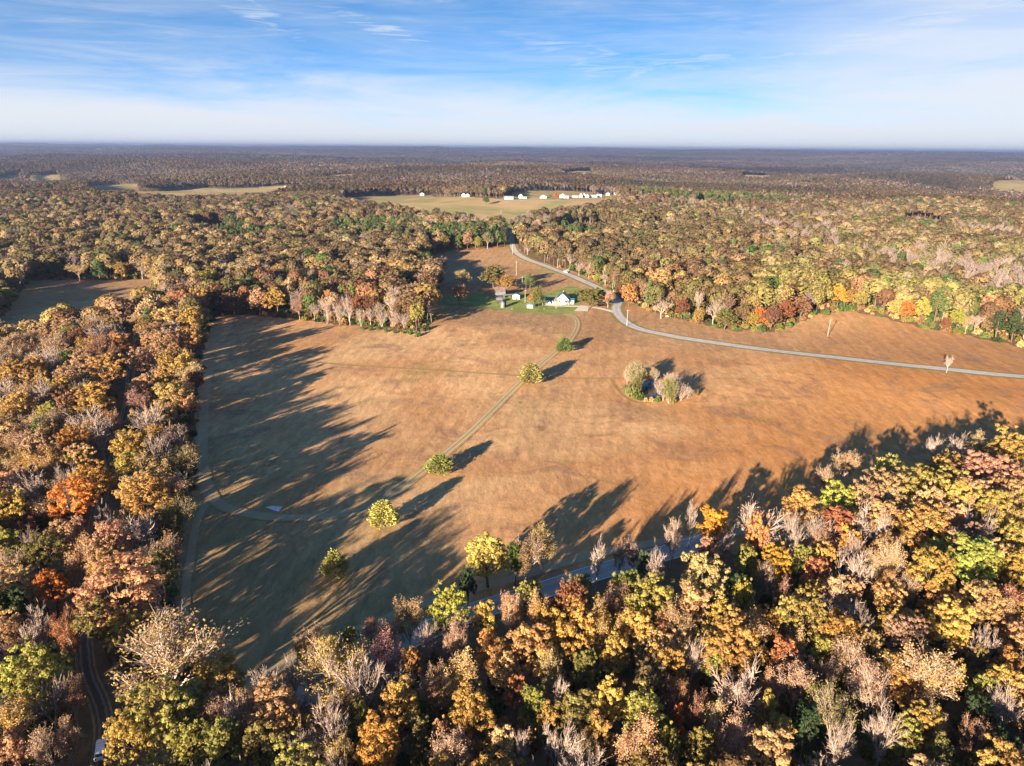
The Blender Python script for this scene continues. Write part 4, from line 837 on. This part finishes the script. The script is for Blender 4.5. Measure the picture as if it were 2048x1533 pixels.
def mass(name, shapes, recs, label):
    order = []; off = {}
    for k_, v in shapes.items(): off[k_] = (len(order), len(v)); order += v
    n = len(recs); pts = np.zeros((n, 3)); scl = np.zeros((n, 3)); idx = np.zeros(n, int); tint = np.zeros((n, 3)); rot = rt.uniform(0, 6.28, n)
    for i, t in enumerate(recs):
        kd = t.kind if t.kind in off else 'L'; o0, m0 = off[kd]; j = o0+int(rt.integers(m0)); s = order[j]
        pts[i] = (t.x, t.y, t.z); scl[i] = (t.W/s['W'], t.W/s['W'], t.H/s['H']); idx[i] = j; tint[i] = tint_of(t.colour, rt)
        d = math.hypot(t.x, t.y)
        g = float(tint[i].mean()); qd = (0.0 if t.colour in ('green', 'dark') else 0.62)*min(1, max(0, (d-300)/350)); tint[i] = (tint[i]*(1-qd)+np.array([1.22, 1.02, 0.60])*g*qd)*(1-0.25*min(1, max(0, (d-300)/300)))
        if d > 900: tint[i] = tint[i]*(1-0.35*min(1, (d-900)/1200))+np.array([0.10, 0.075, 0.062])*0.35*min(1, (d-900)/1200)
    return scatter(name, order, pts, rot, scl, idx, tint, label, 'woods')
rest = [t for t in TREES if not t.single]
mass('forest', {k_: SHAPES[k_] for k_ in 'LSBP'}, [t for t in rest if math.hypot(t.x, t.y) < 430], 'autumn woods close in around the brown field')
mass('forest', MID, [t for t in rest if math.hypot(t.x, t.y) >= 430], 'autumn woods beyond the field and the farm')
# far woods
fx, fy = grid(10.2, 3.6, -3300, 3300, 900, 4300, rng); rr = np.hypot(fx, fy); k = (rr > 1480) & (rr < 4200) & (np.abs(fx) < 0.80*fy+60); fx, fy = fx[k], fy[k]
k = ~openland(fx, fy); fx, fy = fx[k], fy[k]
nf = len(fx); fz = terrain(fx, fy); n3 = vn(fx, fy, 260, 31); u = rng.uniform(0, 1, (nf, 3)); rr = np.hypot(fx, fy)
order = FAR['L']+FAR['B']+FAR['P']; pineband = vn(fx, fy, 190, 33)+0.3*vn(fx, fy, 60, 34) > 0.46
fidx = np.where(pineband & (u[:, 0] < 0.6), 5, np.where(u[:, 0] < 0.26+0.40*n3+0.2*vn(fx, fy, 90, 36), 3+(u[:, 1]*2).astype(int), (u[:, 1]*3).astype(int)))
pal = np.array([(0.19, 0.128, 0.068), (0.20, 0.115, 0.062), (0.165, 0.138, 0.058), (0.23, 0.162, 0.09), (0.22, 0.16, 0.06), (0.15, 0.112, 0.082)])
ft = pal[np.clip((u[:, 2]*2.6+1.7+2.6*vn(fx, fy, 260, 35)).astype(int), 0, 5)]*rng.uniform(0.82, 1.18, (nf, 1))*(1+0.25*vn(fx, fy, 420, 37)+0.22*vn(fx*0.35, fy, 190, 38))[:, None]; ft[fidx == 5] = np.array([0.05, 0.075, 0.035])
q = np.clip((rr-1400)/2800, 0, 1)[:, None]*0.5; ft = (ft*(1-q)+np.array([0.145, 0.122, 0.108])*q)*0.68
fs = rng.uniform(0.85, 1.35, nf); scl = np.stack([fs*rng.uniform(0.9, 1.15, nf), fs, rng.uniform(0.75, 1.15, nf)], -1)
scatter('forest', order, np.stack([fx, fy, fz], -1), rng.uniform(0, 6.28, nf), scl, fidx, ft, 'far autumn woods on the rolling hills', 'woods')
for r0, r1, sc_ in ((4150, 10500, 1.0), (10300, 30000, 3.2)):
    sp = 62*sc_; px_, py_ = grid(sp, sp*0.1, -r1*0.72, r1*0.72, r0*0.6, r1, rng); rr = np.hypot(px_, py_); k = (rr > r0) & (rr < r1) & (np.abs(px_) < 0.79*py_)
    px_, py_ = px_[k], py_[k]; n = len(px_); pz = terrain(px_, py_)
    tn = np.array([0.088, 0.077, 0.074])*(1+0.32*vn(px_*0.5, py_, 700, 41)+0.3*vn(px_*0.3, py_, 380, 44))[:, None]*rng.uniform(0.8, 1.2, (n, 1)); tn[:, 1] *= 1+0.12*vn(px_, py_, 500, 43)
    scatter('forest', PATCH, np.stack([px_, py_, pz-1], -1), rng.integers(0, 4, n)*math.pi/2+rng.uniform(-.2, .2, n), np.stack([np.full(n, sc_), np.full(n, sc_), rng.uniform(0.8, 1.2, n)*(1.0 if sc_ == 1 else 1.7)], -1), rng.integers(0, 3, n), tn, 'hazy woods out to the horizon' if sc_ > 1 else 'hazy woods on the distant ridges', 'woods')
# undergrowth of the near woods
ux, uy = grid(5.2, 2.2, -420, 520, 40, 640, rng); k = (np.abs(ux) < 0.8*uy+60) & ~openland(ux, uy); ux, uy = ux[k], uy[k]; n = len(ux)
us = rng.uniform(0.6, 1.7, n); cols = np.array([COL[c][0] for c in ('olive', 'brown', 'green', 'dark', 'tan')])[rng.integers(0, 5, n)]*rng.uniform(0.9, 1.4, (n, 1))
scatter('undergrowth', SHAPES['U'], np.stack([ux, uy, terrain(ux, uy)], -1), rng.uniform(0, 6.28, n), np.stack([us, us, us*rng.uniform(0.8, 1.5, n)], -1), rng.integers(0, 2, n), cols, 'low brush under the trees of the woods', 'undergrowth')
print('trees', len(TREES), 'singles', len(singles), {n_: sum(NAMES[t.kind] == n_ for t in singles) for n_ in CATS}, 'far', nf)
from collections import Counter
_c = Counter(t.label for t in singles); print('long', [k_ for k_ in _c if len(__import__('re').findall(r"[A-Za-z0-9][A-Za-z0-9']*", k_)) > 16][:5]); print('dup labels', [(k_, v) for k_, v in _c.items() if v > 1][:10], max(len(k_.split()) for k_ in _c))
# ------------------------------------------------------------------ buildings
M_WHITE = plain('white_siding', (0.78, 0.77, 0.74), 0.7, 0.06, 0.8); M_GREENROOF = plain('green_metal_roof', (0.045, 0.16, 0.13), 0.35, 0.12, 0.6, 0.0, 0.5)
M_GREY = plain('weathered_boards', (0.036, 0.036, 0.04), 0.9, 0.3, 1.5); M_TIN = plain('tin_roof', (0.27, 0.27, 0.29), 0.45, 0.15, 0.8, 0.3); M_RUST = plain('rusty_tin', (0.125, 0.088, 0.075), 0.7, 0.3, 0.7)
M_GLASS = plain('window_glass', (0.025, 0.03, 0.04), 0.08, 0.05, 1.0, 0.0, 0.5); M_DARKROOF = plain('dark_shingles', (0.10, 0.095, 0.095), 0.85, 0.2, 1.0); M_GREYROOF = plain('grey_shingles', (0.26, 0.25, 0.25), 0.85, 0.15, 1.0)
M_WOOD = plain('pole_wood', (0.30, 0.26, 0.22), 0.9, 0.15, 2.0); M_BLACK = plain('black_rubber', (0.02, 0.02, 0.02), 0.7); M_CARWHITE = plain('white_car_paint', (0.80, 0.80, 0.80), 0.25, 0.02, 1.0, 0, 0.6)
M_RED = plain('red_lens', (0.4, 0.02, 0.02), 0.3, 0.05); M_STEEL = plain('steel', (0.5, 0.5, 0.5), 0.35, 0.1, 1, 0.8); M_BRICK = plain('red_brick', (0.30, 0.12, 0.08), 0.9, 0.2, 3.0)
M_FARWHITE = plain('weathered_white', (0.50, 0.485, 0.46), 0.8, 0.12, 0.4); M_BLUEROOF = plain('blue_grey_roof', (0.17, 0.21, 0.27), 0.6, 0.1, 1.0); M_LAMP = plain('lamp_glass', (0.85, 0.85, 0.82), 0.2, 0.03)
def block(o, W, D, eave, ridge, x0=0.0, y0=0.0, wall=None, roof=None, along='y', over=0.35, th=0.12):
    """a gabled volume; along: the way its ridge runs"""
    w = MB(); r = MB(); s = W/2 if along == 'y' else D/2
    if along == 'y':
        w.prism([(x0-W/2, -0.4), (x0+W/2, -0.4), (x0+W/2, eave), (x0, ridge), (x0-W/2, eave)], y0-D/2, y0+D/2)
        k = (ridge-eave)/(W/2)
        for sg in (-1, 1):
            a = (x0, ridge+0.03); b = (x0+sg*(W/2+over), eave-k*over+0.03)
            p = [a, b, (b[0], b[1]+th), (a[0], a[1]+th)]; r.prism(p if sg > 0 else p[::-1], y0-D/2-over, y0+D/2+over)
    else:
        w.prism_x([(y0-D/2, -0.4), (y0+D/2, -0.4), (y0+D/2, eave), (y0, ridge), (y0-D/2, eave)], x0-W/2, x0+W/2)
        k = (ridge-eave)/(D/2)
        for sg in (-1, 1):
            a = (y0, ridge+0.03); b = (y0+sg*(D/2+over), eave-k*over+0.03)
            p = [a, b, (b[0], b[1]+th), (a[0], a[1]+th)]; r.prism_x(p if sg > 0 else p[::-1], x0-W/2-over, x0+W/2+over)
    w.build('wall', wall, o); return r.build('roof', roof, o)
def window(o, x, y, z, w, h, face='front', frame=None):
    """face: front is -y, side is +x or -x"""
    def bx(a, b, c, d, t0, t1):
        m = MB()
        if face == 'front': m.box(a, b, y-t1, y-t0, c, d)
        elif face == 'east': m.box(x+t0, x+t1, a, b, c, d)
        else: m.box(x-t1, x-t0, a, b, c, d)
        return m
    u = x if face == 'front' else y
    f = bx(u-w/2-0.09, u+w/2+0.09, z-h/2-0.09, z+h/2+0.09, 0.0, 0.05).build('window', frame or M_WHITE, o)
    p = bx(u-w/2, u-0.03, z-h/2, z+h/2, 0.05, 0.07).build('pane', M_GLASS, f); bx(u+0.03, u+w/2, z-h/2, z+h/2, 0.05, 0.07).build('pane', M_GLASS, f)
def door(o, x, y, w=0.95, h=2.05, mat=None):
    d = MB().box(x-w/2, x+w/2, y-0.06, y, 0.02, h).build('door', mat or M_GREY, o); MB().box(x+w/2-0.18, x+w/2-0.1, y-0.1, y-0.06, 0.95, 1.05).build('handle', M_STEEL, d)
def place(px, py): p = at(px, py); return tuple(p)
def mpx(px, py): p = at(px, py); return float(project(*p)[2])/FPX
# the farmhouse
o = thing('farmhouse', 'white farmhouse with steep green metal roof and low porch wing', 'house', place(1125, 608.8), R(-7))
block(o, 8.6, 11.5, 3.1, 7.0, 0, 5.7, M_WHITE, M_GREENROOF)
block(o, 7.4, 6.4, 2.5, 3.9, -7.9, 3.2, M_WHITE, M_GREENROOF, 'x')
block(o, 3.2, 5.0, 2.4, 3.3, 5.95, 4.0, M_WHITE, M_GREENROOF, 'x')
window(o, 0, -0.05, 4.9, 1.1, 1.1); window(o, 1.9, -0.05, 1.7, 1.5, 1.3); window(o, -2.0, -0.05, 1.7, 1.2, 1.3); window(o, 5.9, 1.5, 1.5, 1.2, 1.0)
window(o, -9.6, 0.0, 1.5, 1.2, 1.1); door(o, -7.6, 0.0); window(o, -5.9, 0.0, 1.5, 1.1, 1.1)
c = MB().box(-0.35, 0.35, 8.0, 8.7, 6.0, 7.9).build('chimney', M_BRICK, o)
pr = MB().prism_x([(-1.5, 2.32), (0.0, 2.6), (0.0, 2.68), (-1.5, 2.4)], -11.4, -4.4).build('porch_roof', M_GREENROOF, o)
for x in (-11.2, -9.0, -6.8, -4.6): MB().tube((x, -1.35, -0.3), (x, -1.35, 2.33), 0.08).build('porch_post', M_WHITE, o)
MB().box(-11.6, -4.4, -2.0, -0.01, -0.3, 0.12).build('porch_floor', M_CONC, o)
# porch furniture seen as dark shapes
for (qx, qy, yw) in ((1105.5, 607.2, 0.3), (1109.5, 607.5, -0.5)):
    ch = thing('porch_chair', 'dark porch chair on the farmhouse patio, ' + ('nearer the pavilion' if qx < 1107 else 'nearer the gable'), 'chair', place(qx, qy), yw, 'porch chairs')
    MB().box(-.35, .35, -.3, .3, .42, .5).build('seat', M_BLACK, ch); MB().box(-.35, .35, .25, .32, .5, 1.1).build('backrest', M_BLACK, ch)
    for sx in (-.3, .3):
        for sy in (-.25, .25): MB().tube((sx, sy, -.05), (sx, sy, .42), .035).build('leg', M_BLACK, ch)
# barn with a lean-to
o = thing('barn', 'weathered grey barn with rusty upper roof and tin lean-to', 'barn', place(1000, 595), R(4))
block(o, 7.4, 6.0, 3.6, 6.3, 0, 4.6, M_GREY, M_RUST, 'x')
MB().prism_x([(-1.6, -0.4), (1.58, -0.4), (1.58, 3.45), (-1.6, 2.3)], -3.6, 3.6).build('lean_to_wall', M_GREY, o)
MB().prism_x([(-2.1, 2.15), (1.75, 3.55), (1.75, 3.65), (-2.1, 2.25)], -3.95, 3.95).build('lean_to_roof', M_TIN, o)
MB().box(0.4, 2.4, -1.66, -1.6, 0.0, 2.0).build('door', M_BLACK, o)
o = thing('shed', 'small dark board shed with slanting tin roof before the barn', 'shed', place(998.5, 605.5), R(4))
MB().prism_x([(-1.3, -0.4), (1.3, -0.4), (1.3, 2.9), (-1.3, 2.1)], -1.75, 1.75).build('wall', M_GREY, o); MB().prism_x([(-1.7, 2.02), (1.6, 3.02), (1.6, 3.1), (-1.7, 2.1)], -2.0, 2.0).build('roof', M_TIN, o)
o = thing('shed', 'tall narrow gabled shed with pale front and blue roof', 'shed', place(1004.5, 616), R(-20))
block(o, 2.9, 3.4, 3.3, 4.9, 0, 1.7, plain('grey_siding', (0.075, 0.073, 0.075), 0.85, 0.15, 1.2), plain('blue_roof', (0.07, 0.13, 0.19), 0.5, 0.1, 1.0)); window(o, 0.1, 0.0, 2.6, 0.6, 0.7); door(o, 0, 0.0, 0.9, 1.9, M_WOOD)
o = thing('shed', 'small white gabled shed with green roof and dark door', 'shed', place(1032, 598.5), R(-8))
block(o, 4.9, 5.4, 2.5, 3.5, 0, 2.7, M_WHITE, M_GREENROOF); door(o, 0.5, 0.0, 0.9, 2.0, M_BLACK)
o = thing('carport', 'long low tin carport roof between barn and white shed', 'carport', place(1019, 596), R(24))
MB().prism_x([(-1.2, 2.0), (1.2, 2.35), (1.2, 2.42), (-1.2, 2.07)], -4.6, 4.6).build('roof', M_TIN, o)
for x in (-4.3, 0, 4.3):
    for y, z in ((-1.0, 2.0), (1.0, 2.3)): MB().tube((x, y, -0.3), (x, y, z), 0.06).build('post', M_WOOD, o)
o = thing('pavilion', 'open white garden pavilion with green roof beside the yard trees', 'pavilion', place(1060, 615.5), R(-4))
MB().prism_x([(-1.75, 2.0), (0, 2.9), (1.75, 2.0), (1.75, 2.1), (0, 3.0), (-1.75, 2.1)], -2.2, 2.2).build('roof', M_GREENROOF, o)
MB().box(-1.9, 1.9, -1.45, -1.4, 1.35, 1.98).build('valance', M_WHITE, o); MB().box(-1.9, 1.9, -1.45, -1.4, 0.0, 0.75).build('railing', M_WHITE, o); MB().box(-1.9, 1.9, -1.39, 1.4, -0.2, 0.1).build('deck', M_WOOD, o)
for x in (-1.85, 1.85):
    for y in (-1.42, 1.4): MB().tube((x, y, -0.2), (x, y, 2.02), 0.07).build('post', M_WHITE, o)
# garden things on the lawn
for px, py, lb, nm in ((1024, 619.5, 'short pale post on the lawn near the tall shed', 'garden_post'), (1097.5, 621, 'short dark post on the lawn before the farmhouse', 'garden_post'), (1088, 620, 'tiny pale post on the lawn by the yard trees', 'garden_post')):
    o = thing(nm, lb, 'post', place(px, py)); MB().tube((0, 0, -0.2), (0, 0, 1.25), 0.11).build('post', M_WOOD if 'dark' not in lb else M_GREY, o); MB().box(-0.2, 0.2, -0.2, 0.2, 1.25, 1.34).build('cap', M_WOOD, o)
for px, py, lb in ((896, 602, 'pale picnic table on the lawn under the amber tree'), (899, 573, 'small pale picnic table in the shaded clearing')):
    o = thing('picnic_table', lb, 'table', place(px, py), 0.4); MB().box(-1, 1, -.4, .4, .72, .78).build('tabletop', M_CONC, o)
    for s in (-1, 1): MB().box(-1, 1, s*.75-.14, s*.75+.14, .42, .47).build('bench', M_CONC, o); MB().box(s*.7-.05, s*.7+.05, -.7, .7, -.1, .72).build('leg', M_WOOD, o)
# houses far off
HOUSES = [ # px py width(px) depth(m) eave ridge along wall roof label
 (1017.5, 399.5, 18, 9, 4.2, 6.0, 'x', M_WHITE, M_GREYROOF, 'long white barn at the start of the hilltop house row'),
 (1041, 397.5, 8, 9, 5.4, 8.6, 'y', M_WHITE, M_DARKROOF, 'tall white gabled house second in the hilltop row'),
 (1049, 398.0, 9, 7, 2.8, 4.2, 'x', M_WHITE, M_GREYROOF, 'low white wing building beside the tall gabled house'),
 (1086.5, 397.0, 13, 10, 3.0, 6.2, 'y', M_WHITE, M_GREYROOF, 'broad low white gabled house alone on the hill meadow'),
 (1125, 396.5, 8, 9, 6.0, 9.0, 'y', M_WHITE, M_DARKROOF, 'white house just past the orange tree on the hill'),
 (1132.5, 397, 10, 9, 3.0, 5.2, 'x', M_WHITE, M_GREYROOF, 'low white house joined to the one by the orange tree'),
 (1150.5, 395.5, 10, 7, 2.6, 3.6, 'x', M_WHITE, M_WHITE, 'low flat white trailer home in the hilltop row'),
 (1161.5, 396, 7, 10, 4.6, 8.8, 'y', M_WHITE, M_DARKROOF, 'white house with the steepest pair of gables, nearer gable'),
 (1167.5, 395.5, 7, 10, 5.2, 8.8, 'y', M_WHITE, M_DARKROOF, 'white twin gable house with dark roof, middle gable'),
 (1174.5, 396, 6, 10, 4.2, 7.4, 'y', M_WHITE, M_DARKROOF, 'small white gabled annex at the end of the twin gables'),
 (1188, 395.5, 11, 9, 4.0, 5.4, 'x', M_WHITE, M_GREYROOF, 'white box house with shallow roof near the row end'),
 (1198, 395, 9, 9, 4.6, 6.0, 'x', M_WHITE, M_WHITE, 'white shed next to the pole at the row end'),
 (1216, 391.5, 6, 8, 5.0, 7.5, 'y', M_WHITE, M_GREYROOF, 'small white house among trees past the row end'),
 (1230, 390.5, 5, 8, 6.0, 9.0, 'y', M_WHITE, M_DARKROOF, 'narrow white house highest on the hilltop'),
 (1241, 391, 6, 7, 3.0, 4.2, 'x', M_WHITE, M_WHITE, 'low white outbuilding last on the hilltop'),
 (1285, 387.5, 12, 9, 3.2, 5.4, 'x', M_WHITE, M_DARKROOF, 'white house half hidden in pines right of the row'),
 (844, 392.0, 8, 9, 5.0, 7.8, 'y', M_WHITE, M_DARKROOF, 'white house under trees at the far meadow edge'),
 (927, 394.3, 7, 9, 4.6, 7.6, 'y', M_WHITE, M_GREYROOF, 'white gabled house by the meadow woods, twin on the near side'),
 (935, 394.3, 7, 8, 3.8, 6.4, 'y', M_WHITE, M_GREYROOF, 'smaller white gabled house next to its taller twin'),
 (1205.5, 460.5, 14, 10, 4.2, 6.8, 'y', M_WHITE, M_GREYROOF, 'white garage house in the woods across the road'),
 (1128, 460, 22, 9, 2.4, 3.6, 'x', plain('tan_siding', (0.42, 0.36, 0.30)), M_BLUEROOF, 'long low house with blue roof in the wooded clearing'),
 (426, 461.0, 27, 10, 3.2, 5.4, 'x', M_WHITE, M_BLUEROOF, 'white house with blue grey roof hidden in the woods'),
 (397, 461, 14, 8, 2.6, 3.6, 'x', M_GREY, M_DARKROOF, 'dark outbuilding beside the blue roofed woods house'),
 (1402, 410.5, 10, 9, 3.2, 5.2, 'x', M_WHITE, M_WHITE, 'white house with pale roof below the dark pines'),
 (1389, 408.0, 7, 8, 3.2, 5.0, 'y', M_WHITE, M_GREYROOF, 'small white shed below the dark pines'),
 (1580, 390.5, 12, 9, 3.4, 5.6, 'x', plain('pink_wall', (0.62, 0.48, 0.44)), M_WHITE, 'pinkish house on the wooded ridge'),
 (1560, 390.5, 7, 8, 3.2, 5.2, 'y', M_WHITE, M_GREYROOF, 'small white house left of the pinkish ridge house'),
 (1842, 378.5, 9, 9, 3.4, 5.6, 'x', M_WHITE, M_WHITE, 'white house on the far slope among grey trees'),
 (574, 376.0, 12, 10, 3.6, 5.8, 'x', M_WHITE, M_WHITE, 'white farm building at the end of the distant green field'),
 (29, 347.5, 11, 12, 4.5, 7.5, 'x', M_TIN, M_TIN, 'pale metal barn far off in the woods'),
]
for i, (px, py, wp, dm, ev, rd, al, wm, rm, lb) in enumerate(HOUSES):
    s = mpx(px, py); W = wp*s; o = thing('house' if 'barn' not in lb and 'shed' not in lb and 'outbuilding' not in lb else ('barn' if 'barn' in lb else 'shed'), lb, 'house' if 'barn' not in lb and 'shed' not in lb and 'outbuilding' not in lb else ('barn' if 'barn' in lb else 'shed'), place(px, py), R((i*37 % 25)-12), 'houses on the far hill' if py < 402 else None)
    wm, rm = (M_FARWHITE if q_ is M_WHITE else q_ for q_ in (wm, rm)); ev *= 0.9; rd *= 0.88; block(o, W, dm, ev, rd, 0, dm/2, wm, rm, al, 0.5, 0.2)
    for x in ((-W*0.27, W*0.27) if W < 13 else (-W*0.36, 0.06*W, W*0.36)): window(o, x, 0.0, min(1.7, ev*0.5), 1.3, 1.3)
    door(o, -W*0.08, 0.0, 1.1, 2.1, M_BLACK)
    if 'garage' in lb: MB().box(-W*.3, W*.12, -0.12, -0.08, 0, 2.6).build('garage_door', M_BLACK, o)
o = thing('water_tower', 'tiny white water tower on the horizon ridge', 'water tower', place(1482, 300), 0); o.scale = (0.5, 0.5, 0.6)
MB().tube((0, 0, -5), (0, 0, 40), 2.2).build('column', M_WHITE, o); MB().tube((0, 0, 40), (0, 0, 52), 5, 8, 12).tube((0, 0, 52), (0, 0, 60), 8, 3, 12).build('tank', M_WHITE, o)
strip('road', road_line([(985,400.5),(1040,402),(1100,402),(1170,400),(1215,398),(1232,402),(1240,409)], 6), 2.6, asphalt_mat('gravel', (0.46, 0.43, 0.40)), 0.35, 3, 'pale lane along the hilltop houses')
strip('driveway', road_line([(1131,545),(1140,538),(1152,533)], 2), 1.8, M_CONC, 0.17, 5, 'short gravel drive by the road behind the farm')
# ------------------------------------------------------------------ utility poles
for px, b, t, lb in ((1253.5, 653, 620, 'tall pale utility pole at the bend of the curving road'), (1655, 673, 639, 'leaning pale utility pole alone on the brown hill'), (1050, 606, 580, 'utility pole between white shed and yard trees'), (1044, 581, 554, 'slim utility pole behind the white shed'),
        (1032.5, 551, 524, 'slim utility pole in the upper brown meadow'), (1025, 509, 489, 'utility pole beside the far bend of the road'), (1002, 438, 418, 'thin utility pole on the distant hill meadow'), (1225, 582, 561, 'utility pole in woods behind the broad farmyard tree'), (1018, 472, 456, 'pale utility pole where the road enters the woods'), (1115, 537, 524, 'short utility pole by the road near the white car'), (1194.5, 396, 386, 'utility pole among the white hilltop houses')):
    p = at(px, b); h = min(12.5, max(8.0, (b-t)*float(project(*p)[2])/FPX/0.97)); o = thing('utility_pole', lb, 'utility pole', tuple(p), R(20), 'utility poles along the roads')
    MB().tube((0, 0, -0.8), ((0.5 if 'leaning' in lb else 0.05), 0, h), 0.20, 0.14).build('pole', M_WOOD, o); xb = (0.5 if 'leaning' in lb else 0.05)*0.95
    a = MB().box(xb-1.1, xb+1.1, -0.24, -0.14, h-0.75, h-0.6).build('crossarm', M_WOOD, o)
    for q in (-1.0, 0.0, 1.0): MB().tube((xb+q, -0.19, h-0.6), (xb+q, -0.19, h-0.38), 0.05).build('insulator', M_STEEL, a)
# ------------------------------------------------------------------ vehicles
def car(loc, rz, label, pickup=False):
    o = thing('car' if not pickup else 'pickup_truck', label, 'car' if not pickup else 'truck', loc, rz); L, W = (4.7, 1.84) if not pickup else (5.6, 1.95); h = W/2
    def loft(prof, mat, name, par=o):
        m = MB(); n = len(prof)
        v = [(x, -y, z) for x, y, z in prof]+[(x, y, z) for x, y, z in prof]
        m.add(v, [tuple(range(n)), tuple(range(2*n-1, n-1, -1))]+[((i+1) % n, i, i+n, (i+1) % n+n) for i in range(n)]); b = m.build(name, mat, par)
        bv = b.modifiers.new('edge', 'BEVEL'); bv.width = 0.06; bv.segments = 2; return b
    loft([(-L/2, h-.06, .35), (L/2, h-.10, .35), (L/2+.05, h-.14, .62), (L/2-.15, h-.08, .88), (L*.22, h-.03, 1.0), (-L*.46, h-.03, 1.0), (-L/2-.03, h-.08, .75)], M_CARWHITE, 'body')
    if pickup: cab = [(L*.20, h-.10, 1.0), (L*.06, h-.24, 1.72), (-L*.13, h-.24, 1.74), (-L*.17, h-.10, 1.0)]
    else: cab = [(L*.24, h-.08, 1.0), (L*.08, h-.24, 1.58), (-L*.36, h-.24, 1.62), (-L*.47, h-.10, 1.0)]
    loft(cab, M_CARWHITE, 'cabin'); (x0, y0, z0), (x1, y1, z1), (x2, y2, z2), (x3, y3, z3) = cab
    def quad(name, pts, mat, par=o): m = MB(); m.add(pts, [(0, 1, 2, 3)]); return m.build(name, mat, par)
    quad('windscreen', [(x0-.01, -y0+.12, z0+.05), (x0-.01, y0-.12, z0+.05), (x1+.04, y1-.08, z1-.07), (x1+.04, -y1+.08, z1-.07)], M_GLASS)
    quad('rear_window', [(x3-.0, y3-.12, z3+.08), (x3-.0, -y3+.12, z3+.08), (x2-.04, -y2+.08, z2-.08), (x2-.04, y2-.08, z2-.08)], M_GLASS)
    for s in (-1, 1):
        quad('side_window', [(x0-.22, s*(y0+.012), z0+.08), (x3+.20, s*(y3+.012), z3+.08), (x2+.08, s*(y2+.02), z2-.1), (x1-.05, s*(y1+.02), z1-.1)], M_GLASS)
        MB().box(L/2-.05, L/2+.06, s*(h-.42)-.2, s*(h-.42)+.2, .66, .82).build('headlight', M_LAMP, o); MB().box(-L/2-.06, -L/2+.05, s*(h-.28)-.12, s*(h-.28)+.12, .72, .95).build('taillight', M_RED, o)
        for x in (L*.31, -L*.30):
            w = MB().tube((x, s*(h-.22), .34), (x, s*(h+.01), .34), .34, .34, 16).build('wheel', M_BLACK, o); MB().tube((x, s*(h), .34), (x, s*(h+.025), .34), .21, .19, 12).build('rim', M_STEEL, w)
    if pickup: MB().box(-L*.45, -L*.18, -h+.14, h-.14, 1.005, 1.012).build('bed_liner', M_BLACK, o)
    return o
def heading(line, p):
    i = int(np.argmin(np.hypot(line[:, 0]-p[0], line[:, 1]-p[1]))); i = min(max(i, 2), len(line)-3); d = line[i+2]-line[i-2]; return math.atan2(d[1], d[0])
p = at(1131, 546.5); car((p[0], p[1], p[2]+0.17), heading(UPPER_ROAD, p), 'white car driving on the road behind the farm')
p = at(203.5, 1506); car((p[0], p[1], p[2]+0.16), heading(DIRT_LANE, p)+math.pi, 'white car parked on the dirt lane under trees')
p = at(1340, 634); car(tuple(p), 0.5, 'white pickup parked under bare trees across the road', True)
p = at(1106, 612); car((p[0], p[1], p[2]+0.15), heading(DRIVE, p), 'white car parked on the farmhouse drive') if False else None


# ------------------------------------------------------------------ air
hz = MB().box(-26000, 26000, -3000, 33000, -60, 150)
m, nt, o = new_mat('haze'); pv = N(nt, 'ShaderNodeVolumePrincipled'); pv.inputs['Density'].default_value = 8.0e-5; pv.inputs['Color'].default_value = (0.55, 0.68, 1.0, 1); pv.inputs['Anisotropy'].default_value = 0.62
nt.links.new(pv.outputs[0], o.inputs['Volume'])
tag(hz.build('haze', m), 'thin blue haze over the far hills', kind='stuff')
